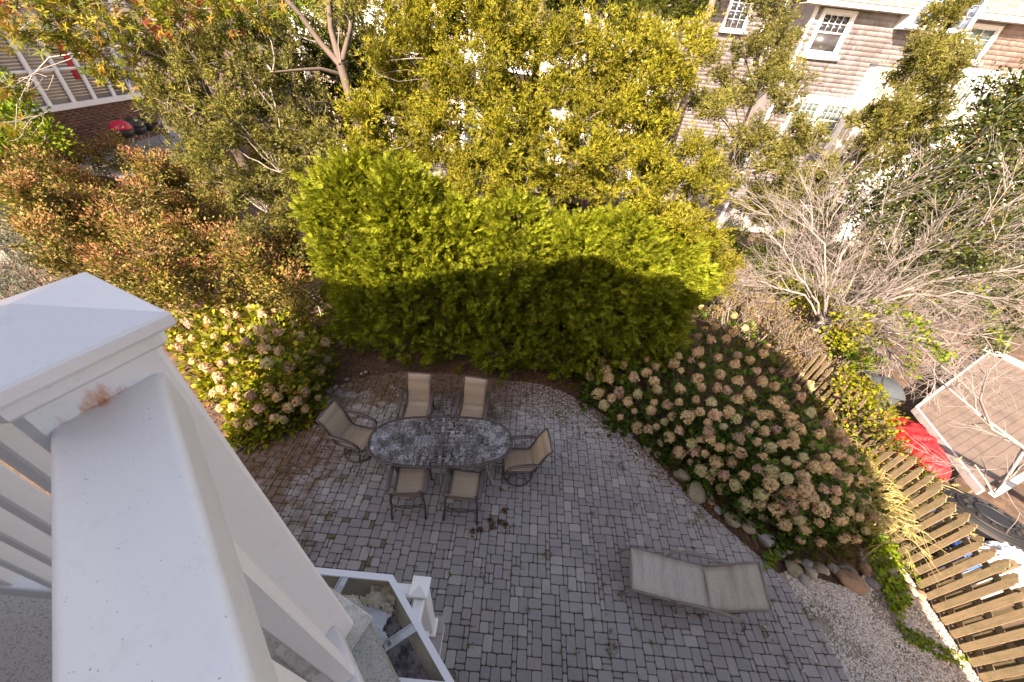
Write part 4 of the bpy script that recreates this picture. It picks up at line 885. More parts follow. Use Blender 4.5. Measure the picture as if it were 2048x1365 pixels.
W = np.array(W); wt = .24+.8*(np.clip((W[:, 1]-2.8)/3, 0, 1)+np.clip((-W[:, 0]-1.5)/2.5, 0, 1)+np.clip((W[:, 0]-2.8)/2, 0, .6)); W = W[rng.random(len(W)) < wt]
weeds('small green and brown weeds growing in the paver joints', W, 'weed', .04, 8)
weeds('larger weed clumps near the patio edge and beside the table', [at(u, v, Z=0)[:2] for u, v in ((1115, 830), (1125, 850), (1000, 760), (1045, 760), (1230, 1290), (1222, 1300), (1400, 1030), (1415, 1045), (1385, 1045), (1240, 930), (1215, 925), (1610, 1215), (1530, 1260), (640, 1030), (655, 1035), (560, 945), (585, 930), (540, 900), (520, 930), (700, 900), (1090, 1110), (1015, 1060), (985, 1045))], 'weed', .09, 34)
weeds('reddish moss patch beside the lower right chair leg', [at(u, v, Z=0)[:2] for u, v in ((980, 1040), (1000, 1045), (960, 1060), (1010, 1050), (985, 1055), (1010, 1022), (945, 1065))], 'litter', .05, 60)
ltp = []
while len(ltp) < 3800:
    u, v = rng.uniform(600, 1340), rng.uniform(735, 900)
    lim = 762+38*math.sin((u-640)/180)+max(0, (u-1150))*.45-max(0, 760-u)*.1
    if v < lim+rng.exponential(14): ltp.append(at(u, v, Z=.004))
for _ in range(1800):
    t_ = rng.random(); u = 1180+t_*400; v = 835+t_*285+rng.normal(0, 14)+(t_ > .5)*0; ltp.append(at(u+rng.normal(0, 10), v, Z=.004))
for _ in range(900): ltp.append(at(rng.uniform(480, 660), rng.uniform(840, 960), Z=.004))
ltp = np.array(ltp); tag(geo_obj('leaf_litter', scatter(LEAF, ltp, frames(randdir(len(ltp))*np.array([1, 1, .3]), rng.uniform(-.5, .5, len(ltp))), rng.uniform(.02, .06, len(ltp))), M['litter']), 'brown leaf litter washed over the back and right edges of the patio', 'leaf litter', kind='stuff')
# soil debris under the shrubs
dp = np.concatenate([np.c_[rng.uniform(1.5, 6.6, 5000), rng.uniform(2.3, 8, 5000)], np.c_[rng.uniform(-7, -3, 3000), rng.uniform(3, 7.5, 3000)], np.c_[rng.uniform(-4, 3, 1500), rng.uniform(5.8, 6.6, 1500)]]); dp = dp[~inside(patio_poly, dp) & ~inside(gp, dp)]
dp = np.c_[dp, np.full(len(dp), -.035)]; tag(geo_obj('mulch', scatter(LEAF, dp, frames(randdir(len(dp))*np.array([1, 1, .4]), rng.uniform(-.6, .6, len(dp))), rng.uniform(.03, .08, len(dp))), M['litter']), 'brown mulch and fallen leaves on the beds around the patio', 'mulch', kind='stuff')
# vine ground cover between gravel and fence
def cover(name, label, poly, n, z, mat, size, T=LEAFW):
    x = [p[0] for p in poly]; y = [p[1] for p in poly]; Q = []
    while len(Q) < n:
        q = (rng.uniform(min(x), max(x)), rng.uniform(min(y), max(y)))
        if inside(poly, [q])[0]: Q.append(at(*q, Z=rng.uniform(.02, z)))
    Q = np.array(Q); D = randdir(n)*np.array([1, 1, .4])+np.array([0, 0, .25]); tag(geo_obj(name, scatter(T, Q, frames(D, rng.normal(0, .5, n)), rng.uniform(*size, n)), M[mat]), label, 'ground cover', kind='stuff')
cover('creeping_vine', 'green creeper carpeting the ground between the hydrangeas and the picket fence', [(1735, 1040), (1790, 1090), (1800, 1130), (1825, 1200), (1800, 1240), (1770, 1200), (1745, 1140), (1730, 1090)], 620, .18, 'vine', (.04, .09))
cover('creeping_vine', 'yellow green weeds in the gravel along the sun shade line', [(1790, 1240), (1815, 1250), (1880, 1290), (1940, 1320), (1930, 1335), (1860, 1310), (1800, 1275)], 260, .08, 'vine', (.03, .06))
cover('creeping_vine', 'small leaved creeper on the fence foot stones', [(1760, 1030), (1800, 1060), (1850, 1130), (1845, 1180), (1810, 1140), (1770, 1080)], 330, .15, 'vine', (.03, .06), LEAF)
cover('creeping_vine', 'green vine sprig over the boulders at the lounger head', [(1530, 1110), (1560, 1085), (1575, 1100), (1550, 1130), (1525, 1145)], 70, .14, 'vine', (.05, .09))
# grasses
def grass(label, cen, n, L, mat, lean, spread, plume=0, wd=.006):
    root = empty('ornamental_grass', label, 'grass', (cen[0], cen[1], 0)); out = []; pl = []
    for i in range(n):
        b = np.array([cen[0]+rng.normal(0, spread), cen[1]+rng.normal(0, spread*1.3), 0]); a = rng.uniform(0, 2*PI); d = np.array([math.cos(a), math.sin(a), 0])*rng.uniform(.15, .8)+np.array([*lean, 0]); l = L*rng.uniform(.6, 1.1)
        t_ = np.linspace(0, 1, 6)[:, None]; P = b+d*l*t_**1.6+np.array([0, 0, 1])*l*(t_*.95-.5*t_**3); tt = np.gradient(P, axis=0); sd = np.cross(tt, randdir(1)[0]); sd /= np.linalg.norm(sd, axis=1, keepdims=True)+1e-9; w_ = wd*(1-t_**2*.9)
        V = np.concatenate([P-sd*w_, P+sd*w_]); k = np.arange(5); out.append((V, [np.stack([k, k+1, k+7, k+6], 1)]))
        if i < plume:
            dd = P[-1]-P[-2]; dd /= np.linalg.norm(dd); PP = P[-1]+dd*rng.uniform(-.02, .14, (26, 1)); pl.append(scatter(T_([(0, 0, 0), (.05, .5, 0), (0, 1, 0), (-.05, .5, 0)], [(0, 1, 2, 3)]), PP, frames(dd+rng.normal(0, .45, (26, 3))), rng.uniform(.07, .14, 26)))
    geo_obj('blades', merge(out), M[mat], root, kind='stuff')
    if pl: geo_obj('plumes', merge(pl), M['straw'], root, kind='stuff')
grass('sunlit straw coloured fountain grass with feathery plumes leaning over the picket fence', (6.5, 3.85), 620, 1.6, 'straw', (.28, -.05), .26, 130, .009)
grass('straw and green ornamental grass between the hydrangeas and the red cover', (6.65, 4.7), 320, 1.5, 'straw', (.25, .0), .2, 40, .008)
grass('brown shaded tuft of fine grass at the lower corner of the hydrangeas', (5.75, 2.95), 420, .62, 'drygrass', (-.15, -.35), .16, 0, .0035)
grass('short dry grass tuft beside the rusty flat stone', (5.2, 2.75), 200, .4, 'drygrass', (.05, -.3), .2, 0, .003)
grass('pale green bush grass beyond the hedge end by the fence', (5.9, 11.2), 200, .8, 'straw', (0, 0), .25, 10)

# ------------------------------------------------------------------ picket fence
fr = empty('picket_fence', 'weathered wooden picket fence along the right side of the garden', 'fence', (6.9, 7, 0))
def picket(wd=.084, h=1.33, th=.018):
    x = wd/2; out = [(-x, 0), (x, 0), (x, h-.10), (x-.012, h-.085), (x-.012, h-.06), (x-.004, h-.045), (x-.022, h-.012), (0, h), (-x+.022, h-.012), (-x+.004, h-.045), (-x+.012, h-.06), (-x+.012, h-.085), (-x, h-.10)]
    V = [(0, a, b) for a, b in out]+[(th, a, b) for a, b in out]; n = len(out); return V, [tuple(range(n))[::-1], tuple(range(n, 2*n))]+[(i, (i+1) % n, n+(i+1) % n, n+i) for i in range(n)]
pv, pf = picket(); pm = bpy.data.meshes.new('picket'); pm.from_pydata(pv, [], pf); pm.materials.append(M['fence'])
pm2 = pm.copy(); pm2.materials.clear(); pm2.materials.append(M['fenceback'])
y = .35; i = 0
while y < 17:
    xx = 6.86+.05*math.sin(y*.5)+max(0, y-8)*.02; h = 1+.03*math.sin(i*1.7)+(.0 if y < 3.2 else .02)
    o = link('picket', pm, fr, True); o.location = (xx-6.9+jit(.004), y-7, 0); o.rotation_euler = (jit(.012), jit(.012), jit(.03)); o.scale = (1, 1+jit(.05), h)
    if y < 12:
        o = link('back_picket', pm2, fr, True); o.location = (xx-6.9+.10, y+.079-7, 0); o.rotation_euler = (jit(.012), jit(.012), 0); o.scale = (1, 1, h*.98)
    y += .1575; i += 1
for z in (.16, .62, 1.06):
    m = MB()
    for k in range(8):
        y0 = .1+2.2*k; xa = 6.93+.05*math.sin(y0*.5)+max(0, y0-8)*.02; xb = 6.93+.05*math.sin((y0+2.2)*.5)+max(0, y0+2.2-8)*.02
        m.beam((xa, y0, z), (xb, y0+2.19, z), .04, .075)
    m.build('rail', M['fence'], fr)
for k in range(8):
    y0 = .1+2.2*k; xa = 7.02+.05*math.sin(y0*.5)+max(0, y0-8)*.02; m = MB(); m.box((xa-.01, y0-.045, -.05), (xa+.08, y0+.045, 1.3)); m.build('post', M['fenceback'], fr)
# garden stake lights
for lab, (x, y), h in (('white mushroom garden light among the plumes by the picket fence', tuple(at(1840, 997, Z=.55)[:2]), .55), ('small white garden light left of the hedge, above the hydrangeas', tuple(at(630, 590, Z=1.0)[:2]), 1.0)):
    t = empty('garden_light', lab, 'garden light', (x, y, 0)); m = MB(); m.tube([(x, y, -.05), (x, y, h-.12)], .011, 8); m.build('stake', M['white'], t, True)
    m = MB(); m.tube([(x, y, h-.12), (x, y, h-.04)], .03, 10); m.build('lens', M['plastic'], t, True)
    m = MB(); m.tube([(x, y, h-.045), (x, y, h-.03), (x, y, h-.01), (x, y, h)], [.095, .092, .06, .008], 18); m.build('shade', M['white'], t, True)
st = empty('garden_stake', 'short white stake at the left foot of the hedge', 'stake', (-3.95, 6.9, 0)); m = MB(); m.box((-3.97, 6.88, -.05), (-3.93, 6.92, .5)); m.box((-3.98, 6.87, .5), (-3.92, 6.93, .53)); m.build('pale', M['white'], st)
# fallen white papers in the hydrangea bed
for lab, q, sz, rz in (('torn white paper strip lying behind the boulders', (1430, 950), (.34, .11), -.8), ('small white paper scrap under the hydrangea edge', (1478, 1017), (.13, .05), -.7)):
    c = at(*q, Z=.05); m = MB(); k = 6
    for a in range(k): m.poly([(-sz[0]/2+sz[0]*a/k, -sz[1]/2, .01*math.sin(a*2)), (-sz[0]/2+sz[0]*(a+1)/k, -sz[1]/2, .01*math.sin(a*2+2)), (-sz[0]/2+sz[0]*(a+1)/k, sz[1]/2, .015*math.sin(a*3+2)), (-sz[0]/2+sz[0]*a/k, sz[1]/2, .015*math.sin(a*3-1))])
    o = m.build('paper_scrap', M['plastic'], local=True); o.location = c; o.rotation_euler = (.2, .1, rz); tag(o, lab, 'paper')

# ------------------------------------------------------------------ own balcony: deck, corner post, rails, gutter
Zd = CH-1.27; D45 = np.array([.71, -.70]); D45 /= np.linalg.norm(D45); N45 = np.array([.70, .71]); N45 /= np.linalg.norm(N45)
def strip(m, A, B, za, zb, mat=0):
    for i in range(len(A)-1): m.poly([(A[i][0], A[i][1], za), (A[i+1][0], A[i+1][1], za), (B[i+1][0], B[i+1][1], zb), (B[i][0], B[i][1], zb)], mat)
dk = empty('balcony_deck', 'pale dirty membrane floor of the balcony at the lower left', 'balcony', (-1, 0, Zd))
c0 = np.array([-.357, .311]); m = MB(); m.prism([(-6.5, -1.5), (1.38, -1.5), tuple(c0+D45*2.45), tuple(c0), (-6.5, .311)][::1], Zd-.20, Zd); m.build('floor', M['membrane'], dk)
ax1 = np.array([-.375, -.927]); ax2 = np.array([-.927, .375]); PC = np.array([-.402, .2234])
ang = math.atan2(-ax2[1], -ax2[0])
MT = Matrix.Translation((PC[0], PC[1], 0)) @ Matrix.Rotation(ang, 4, 'Z')
m = MB(); m.bbox((-.085, -.085, Zd-.001), (.085, .085, Zd+.012), .006, 0, MT); m.build('post_pad', M['membrane2'], dk)
m = MB()
for i in range(7):   # raised rounded kerb lip of the membrane along the outer edge
    pass
m.beam((-6.4, .314, Zd-.012), (float(c0[0]), .314, Zd-.012), .006, .02); m.beam((*(c0+N45*.003), Zd-.012), (*(c0+D45*2.3+N45*.003), Zd-.012), .006, .02); m.build('edge_flashing', M['gutterin'], dk)
m = MB(); q = c0-N45*.16+D45*.36; M2 = Matrix.Translation((q[0], q[1], 0)) @ Matrix.Rotation(-PI/4, 4, 'Z'); m.bbox((-.10, -.05, Zd-.001), (.10, .05, Zd+.008), .006, 0, M2); m.build('rail_foot_pad', M['debris'], dk)
rl = empty('balcony_railing', 'white vinyl balcony railing with rust stained corner post', 'railing', (PC[0], PC[1], Zd))
m = MB(); m.bbox((-.0525, -.0525, Zd), (.0525, .0525, CH-.24), .006, 0, MT); post = m.build('post', M['rust'], rl)
m = MB(); m.bbox((-.0595, -.0595, CH-.262), (.0595, .0595, CH-.236), .006, 0, MT); m.build('post_collar', M['rust'], rl)
cp = MB(); h_ = .0675; zc0, zc1, za = CH-.242, CH-.226, CH-.202
V = []
for z, k in ((zc0, .96), (zc0+.004, 1.0), (zc1-.002, 1.0), (zc1+.0005, .965)):
    for sx, sy in ((-1, -1), (1, -1), (1, 1), (-1, 1)): V.append(MT @ Vector((sx*h_*k, sy*h_*k, z)))
V.append(MT @ Vector((0, 0, za)))
F = [(3, 2, 1, 0)]+[(4*r_+i, 4*r_+(i+1) % 4, 4*r_+4+(i+1) % 4, 4*r_+4+i) for r_ in range(3) for i in range(4)]+[(12+i, 12+(i+1) % 4, 16) for i in range(4)]
cp.add(V, F); cp.build('post_cap', M['vinyl'], rl)
for u, v in ((92, 770), (234, 690)):
    r_ = ray(u, v); pa = np.array([PC[0], PC[1]])+.0595*(-ax2); tt_ = (pa@(-ax2))/(r_[:2]@(-ax2)); c = r_*tt_+np.array([0, 0, CH]); q = MB(); q.tube([Vector(c)-Vector((*(-ax2), 0))*.001, Vector(c)+Vector((*(-ax2), 0))*.0006], .0032, 12); q.build('nail_plug', M['membrane2'], rl)
def prof_rail(a, b, wd, ht, ztop, name, mat, rnd=.008):
    """rounded rail between plan points a and b"""
    a = np.array(a); b = np.array(b); d = (b-a)/np.linalg.norm(b-a); n_ = np.array([-d[1], d[0]]); m = MB(); P = []
    for cx, cy, a0 in ((wd/2-rnd, -rnd, 0), (-wd/2+rnd, -rnd, 90), (-wd/2+rnd, -ht+rnd, 180), (wd/2-rnd, -ht+rnd, 270)):
        for k in range(5): t_ = math.radians(a0+k*22.5); P.append((cx+math.cos(t_)*rnd, cy+math.sin(t_)*rnd))
    V = [(*(a+n_*x), ztop+z) for x, z in P]+[(*(b+n_*x), ztop+z) for x, z in P]; n = len(P)
    m.add(V, [tuple(range(n)), tuple(range(n, 2*n))[::-1]]+[(i, n+i, n+(i+1) % n, (i+1) % n) for i in range(n)]); o = m.build(name, mat, rl)
    o.data.polygons.foreach_set('use_smooth', [False, False]+[True]*n); return o
cA = -.105*N45; sA = -.405
prof_rail(cA+D45*(sA-.012), cA+D45*1.2, .080, .062, CH-.285, 'top_rail', M['rust'])
prof_rail(cA+D45*(sA+.01), cA+D45*1.2, .044, .07, CH-1.12, 'bottom_rail', M['vinyl'], .006)
prof_rail((-.448, .249), (-4.5, .249), .080, .062, CH-.285, 'top_rail', M['vinyl'])
prof_rail((-.448, .249), (-4.5, .249), .044, .07, CH-1.12, 'bottom_rail', M['vinyl'], .006)
bal = bpy.data.meshes.new('baluster'); mm_ = MB(); mm_.bbox((-.0165, -.0165, CH-1.125), (.0165, .0165, CH-.335), .003); bal.from_pydata(mm_.v, [], mm_.f); bal.materials.append(M['vinyl'])
for k in range(10):
    p = cA+D45*(-.297+.135*k)
    o = link('baluster', bal, rl); o.location = (p[0]-PC[0], p[1]-PC[1], -Zd); o.rotation_euler = (0, 0, -PI/4)
for k in range(28):
    o = link('baluster', bal, rl); o.location = (-.506-.127*k-PC[0], .249-PC[1], -Zd)
# gutter
gt = empty('rain_gutter', 'open white rain gutter full of grit with torn flashing at its corner', 'gutter', (-.321, .446, CH-1.5))
zt = CH-1.5; zb = zt-.105
def offs(o): return [(-4.0, .446-o), (float(-.321-o*.414), .446-o), tuple((np.array([-.321, .446])-np.array([o*.414, o])+D45*(1.9)))]
m = MB(); O, O2, O3, Oi = offs(0), offs(.006), offs(.020), offs(.128)
strip(m, O, O, zt, zb); 
m.v = []; m.f = []; m.m = []
def wall(m, A, z0, z1, mt=0): 
    for i in range(len(A)-1): m.poly([(A[i][0], A[i][1], z0), (A[i+1][0], A[i+1][1], z0), (A[i+1][0], A[i+1][1], z1), (A[i][0], A[i][1], z1)], mt)
strip(m, O, offs(.045), zt, zb-.003); strip(m, O, O3, zt, zt); wall(m, O3, zt-.012, zt); wall(m, Oi, zb, zt+.02)
m.build('trough', M['whitetrim'], gt)
m = MB(); strip(m, offs(.008), offs(.05), zt-.002, zb); m.build('grimy_inner_face', M['gutterin'], gt)
m = MB(); A, B = offs(.048), offs(.128); n_ = 60
for i in range(2):
    for k in range(n_):
        for j in range(8):
            q = []
            for kk, jj in ((k, j), (k+1, j), (k+1, j+1), (k, j+1)):
                a = np.array(A[i])+(np.array(A[i+1])-np.array(A[i]))*kk/n_; b = np.array(B[i])+(np.array(B[i+1])-np.array(B[i]))*kk/n_; p = a+(b-a)*jj/8
                q.append((p[0], p[1], zb+.012+.012*mn.noise(Vector((p[0]*22, p[1]*22, 0)))+.006*mn.noise(Vector((p[0]*90, p[1]*90, 2)))))
            m.poly(q)
m.build('grit', M['debris'], gt)
for a, b in (((at(690, 1152, Z=zt)), at(655, 1215, Z=zt-.0)), (at(838, 1248, Z=zt), at(768, 1293, Z=zt-.002))):
    m = MB(); a = Vector(a); b = Vector(b); a.z = zt-.006; b.z = zt-.012; m.beam(a, b, .026, .003); s_ = (b-a).normalized().cross(Vector((0, 0, 1)))*.012
    m.beam(a+s_, b+s_, .003, .012); m.beam(a-s_, b-s_, .003, .012); m.build('hanger_strap', M['alu'], gt)
    m = MB(); c = a+(b-a)*.86+Vector((0, 0, .004)); m.tube([c, c+Vector((0, 0, .006))], .006, 8); m.build('screw', M['inlay'], gt)
def crumple(name, pts2, z, amp, mat, seed, n=26, fr=26):
    x0, x1 = min(p[0] for p in pts2), max(p[0] for p in pts2); y0, y1 = min(p[1] for p in pts2), max(p[1] for p in pts2); m = MB()
    H = lambda x, y: z+amp*(mn.noise(Vector((x*fr, y*fr*3, seed)))+.5*mn.noise(Vector((x*fr*3, y*fr*4, seed))))
    for i in range(n):
        for j in range(n):
            xs = [x0+(x1-x0)*(i+a)/n for a in (0, 1, 1, 0)]; ys = [y0+(y1-y0)*(j+a)/n for a in (0, 0, 1, 1)]
            cx, cy = sum(xs)/4, sum(ys)/4
            if inside(pts2, [(cx+.012*mn.noise(Vector((cx*80, cy*80, seed))), cy+.012*mn.noise(Vector((cx*80, cy*80, seed+5))))])[0]: m.poly([(x, y, H(x, y)) for x, y in zip(xs, ys)])
    return m.build(name, mat, gt, True)
ip = lambda u, v, z: tuple(at(u, v, Z=z)[:2])
crumple('torn_flashing', [ip(782, 1152, zt), ip(745, 1168, zt-.03), ip(735, 1188, zt-.04), ip(700, 1195, zt-.06), ip(735, 1212, zt-.06), ip(775, 1222, zt-.06), ip(785, 1225, zt-.05), ip(790, 1190, zt-.02)], zt-.045, .028, M['paper'], 1, 34)
crumple('peeling_coat', [ip(705, 1200, zb+.03), ip(790, 1222, zb+.03), ip(772, 1240, zb+.03), ip(768, 1262, zb+.03), ip(780, 1285, zb+.03), ip(758, 1290, zb+.03), ip(722, 1215, zb+.03)], zb+.034, .006, M['peel'], 7, 30)
# lower deck and its white post
ld = empty('lower_deck', 'edge of the lower deck with pinkish grey boards beside the white post', 'deck', (-1.2, .5, 1.7))
for k in range(11):
    m = MB(); m.bbox((-4.2, 1.02-.142*(k+1)+.004, 1.665), (-.34, 1.02-.142*k, 1.7), .004); m.build('board', M['lowdeck'], ld)
m = MB(); m.box((-4.2, .985, 1.50), (-.36, 1.015, 1.66)); m.box((-.375, -.5, 1.50), (-.345, .98, 1.66)); m.build('fascia', M['white'], ld, kind='stuff')
lp = empty('lower_railing', 'white railing post with pyramid cap rising beside the gutter corner', 'railing post', (-.478, .924, 1.7)); cx, cy = -.478, .924
m = MB(); m.bbox((cx-.052, cy-.052, 1.7), (cx+.052, cy+.052, 2.87), .006); m.build('post', M['vinyl'], lp)
m = MB(); V = [(cx+a*.07*k, cy+b*.07*k, z) for z, k in ((2.865, .97), (2.87, 1), (2.888, 1), (2.892, .96)) for a, b in ((-1, -1), (1, -1), (1, 1), (-1, 1))]+[(cx, cy, 2.93)]; m.add(V, F); m.build('post_cap', M['vinyl'], lp)
m = MB(); m.bbox((cx-.075, cy-.075, 1.7), (cx+.075, cy+.075, 1.74), .02); m.build('base_skirt', M['vinyl'], lp)
m = MB(); m.bbox((-3.8, cy-.04, 2.72), (cx-.053, cy+.04, 2.79), .01); m.build('top_rail', M['vinyl'], lp); m = MB(); m.bbox((cx-.04, -.3, 2.72), (cx+.04, cy-.053, 2.79), .01); m.build('top_rail', M['vinyl'], lp)
m = MB(); m.bbox((cx-.022, -.3, 1.79), (cx+.022, cy-.053, 1.86), .01); m.build('bottom_rail', M['vinyl'], lp)
for k in range(5): m = MB(); m.bbox((cx-.018, .76-.125*k, 1.86), (cx+.018, .796-.125*k, 2.72), .004); m.build('baluster', M['vinyl'], lp)
# own house behind the camera (casts the big shade over the patio)
oh = empty('own_house', 'shingled house behind the balcony whose gable shades the patio', 'house', (-1, -2, 0))
sil = [(-6.5, 0), (-6.5, 5.6), (-7.0, 6.2), (-7.0, 7.0), (-8.6, 7.1), (-8.6, 8.05), (-6, 8.0), (-5.6, 8.2), (-2.25, 9.2), (-1.05, 8.78), (-.7, 8.93), (1.5, 8.05), (2.8, 7.3), (3.6, 6.0), (3.87, 4.6), (4.6, 3.5), (5.0, 2.8), (5.1, 0)]
m = MB(); n = len(sil); V = [(x, -1.5, z) for x, z in sil]+[(x, -2.9, z) for x, z in sil]
m.add(V, [tuple(range(n)), tuple(range(n, 2*n))[::-1]]+[(i, (i+1) % n, n+(i+1) % n, n+i) for i in range(n)]); m.build('wall', M['shingle'], oh)
m = MB(); m.box((-6.5, -1.49, 0), (.2, .18, Zd-.21)); m.build('sun_room_wall', M['white'], oh)
m = MB(); m.box((-1.2, -1.498, Zd), (.7, -1.46, Zd+2.1)); m.build('door_frame', M['white'], oh); m = MB(); m.box((-1.1, -1.46, Zd+.1), (.6, -1.45, Zd+2.0)); m.build('door_glass', M['glass'], oh)

# ------------------------------------------------------------------ neighbour deck and things beyond the fence
nd = empty('neighbour_deck', 'brown composite deck with white edging beyond the fence at the right edge', 'deck', (11, 6, 0))
poly = [np.array(p) for p in ((8.95, 3.94), (14.4, 6.45), (13.38, 8.47), (9.3, 5.95))]; bd = np.array([.895, .446]); bn = np.array([-.446, .895])
def clip(P, o, lo, hi):
    for nrm, lim in ((bn, lo), (-bn, -hi)):
        out = []
        for i in range(len(P)):
            a, b = P[i], P[(i+1) % len(P)]; da = (a-o)@nrm-lim; db = (b-o)@nrm-lim
            if da >= 0: out.append(a)
            if da*db < 0: out.append(a+(b-a)*da/(da-db))
        P = out
        if len(P) < 3: return []
    return P
for k in range(-2, 26):
    q = clip(poly, poly[0], k*.144, k*.144+.139)
    if len(q) > 2: m = MB(); m.prism([tuple(p) for p in q], .47, .5); m.build('board', M['compboard'], nd)
for a, b in ((0, 3), (3, 2), (2, 1)):
    m = MB(); pa, pb = poly[a], poly[b]; m.beam((*pa, .44), (*pb, .44), .05, .15); m.build('edge_trim', M['edgew'], nd)
m = MB(); m.beam((9.03, 3.86, .55), (13.2, 5.75, .55), .10, .12); m.build('front_beam', M['edgew'], nd)
m = MB(); m.beam((13.30, 8.60, .55), (14.6, 6.3, .55), .12, .12); m.build('far_beam', M['edgew'], nd)
for p in ((9.1, 4.1), (9.35, 5.8), (13.2, 8.3)): m = MB(); m.box((p[0], p[1], -.05), (p[0]+.09, p[1]+.09, .46)); m.build('deck_post', M['fenceback'], nd)
# red cover
def blob(name, label, cat, c, L, Wd, Hh, rz, mat, wr=.05, seed=0, n=44, k2=26, fr=5, ex=3.2, thing=True):
    m = MB(); V = []
    for i in range(n+1):
        for j in range(k2+1):
            a = i/n*2-1; b = j/k2*2-1; e = (abs(a)**ex+abs(b)**ex); h = max(0, 1-e)**.45 if e < 1 else 0; r_ = 1/max(1e-6, e**(1/ex)) if e > 1 else 1
            x = a*L/2*min(1, r_)*(1+.04*mn.noise(Vector((a*3, b*3, seed+9)))); y = b*Wd/2*min(1, r_)
            z = Hh*(h*.45+.55*(e < 1)) if e < 1 else 0
            w_ = wr*(mn.noise(Vector((a*fr*1.3, b*fr*.7+mn.noise(Vector((a*2, b*2, seed)))*1.5, seed)))+.5*mn.noise(Vector((a*fr*3, b*fr*2, seed))))
            V.append((x, y+w_*.4, max(.02, z+w_)))
    F_ = [(i*(k2+1)+j, (i+1)*(k2+1)+j, (i+1)*(k2+1)+j+1, i*(k2+1)+j+1) for i in range(n) for j in range(k2)]
    m.add(V, F_); o = m.build(name, mat, None, True); o.location = (c[0], c[1], 0); o.rotation_euler = (0, 0, rz); return tag(o, label, cat)
blob('red_cover', 'bright red fabric cover draped over a long low shape beside the neighbour deck', 'cover', (8.17, 4.68), 1.45, .62, .92, math.radians(80), M['red'], .07, 3)
blob('plastic_sheet', 'shiny pale plastic sheet bundled beyond the picket fence', 'plastic sheet', (7.95, 2.62), .75, .6, .8, .4, M['plastic'], .07, 5)
t = empty('wheelie_bin', 'dark slate refuse bin beyond the fence under the bare tree', 'bin', (8.3, 6.1, 0), -.25)
m = MB(); V = [(a*.27*k, b*.32*k, z) for z, k in ((0, .8), (.92, 1)) for a, b in ((-1, -1), (1, -1), (1, 1), (-1, 1))]; m.add(V, [(3, 2, 1, 0), (4, 5, 6, 7)]+[(i, (i+1) % 4, 4+(i+1) % 4, 4+i) for i in range(4)]); m.build('body', M['slate'], t, local=True)
m = MB(); q = np.linspace(-1, 1, 9); 
for i in range(8): m.poly([(-.31, .36*q[i], .93+.09*(1-q[i]**2)), (.31, .36*q[i], .93+.09*(1-q[i]**2)), (.31, .36*q[i+1], .93+.09*(1-q[i+1]**2)), (-.31, .36*q[i+1], .93+.09*(1-q[i+1]**2))])
m.box((-.31, -.36, .90), (.31, .36, .93)); m.build('lid', M['slate'], t, True, True)
m = MB(); m.tube([(-.2, .38, .93), (.2, .38, .93)], .015, 8); m.build('handle', M['black'], t, True, True)
t = empty('patio_fire_bowl', 'black oval cast lid with scroll relief beyond the picket fence', 'fire bowl', (8.1, 3.22, .0), -.75)
m = MB(); n = 40
for (r0, z0), (r1, z1) in zip([(0, .90), (.15, .895), (.28, .87), (.38, .83), (.44, .80), (.46, .76)], [(.15, .895), (.28, .87), (.38, .83), (.44, .80), (.46, .76), (.40, .55)]):
    for i in range(n):
        a, b = 2*PI*i/n, 2*PI*(i+1)/n; f = lambda r, q, z: (r*1.35*math.cos(q), r*.8*math.sin(q), z); m.poly([f(r0, a, z0), f(r1, a, z1), f(r1, b, z1), f(r0, b, z0)])
m.build('lid', M['black'], t, True, True)
m = MB()
for r_, z in ((.44, .808), (.33, .855), (.18, .895)): m.tube([(r_*1.35*math.cos(q), r_*.8*math.sin(q), z) for q in np.linspace(0, 2*PI, 41)], .014, 6, cap=False)
for k in range(12):
    a = 2*PI*k/12; q = np.linspace(0, 1, 12); m.tube([((.25+.05*math.cos(a*0+7*x)*(1-x*.5))*1.35*math.cos(a+.12*math.sin(7*x)), (.25+.05*math.cos(7*x)*(1-x*.5))*.8*math.sin(a+.12*math.sin(7*x)), .885) for x in q], .008, 5)
m.build('scroll_relief', M['black'], t, True, True, kind='stuff')
for k in range(4): a = PI/4+k*PI/2; m = MB(); m.tube([(.34*math.cos(a), .24*math.sin(a), .7), (.42*math.cos(a), .3*math.sin(a), .0)], .02, 7); m.build('leg', M['black'], t, True, True)
for lab, c, r_, h in (('blue plastic tub beside the black oval lid, against the fence', (7.52, 3.42), .20, .62), ('blue plastic tub nearest the pale plastic sheet by the fence', (7.62, 2.78), .24, .55)):
    t = empty('blue_tub', lab, 'tub', (c[0], c[1], 0)); m = MB(); m.tube([(*c, 0), (*c, h*.5), (*c, h)], [r_*.85, r_*.95, r_], 20); m.build('body', M['blue'], t, True)
    m = MB(); m.tube([(c[0]+(r_+.012)*math.cos(q), c[1]+(r_+.012)*math.sin(q), h) for q in np.linspace(0, 2*PI, 25)], .012, 6, cap=False); m.build('rim', M['blue'], t, True)

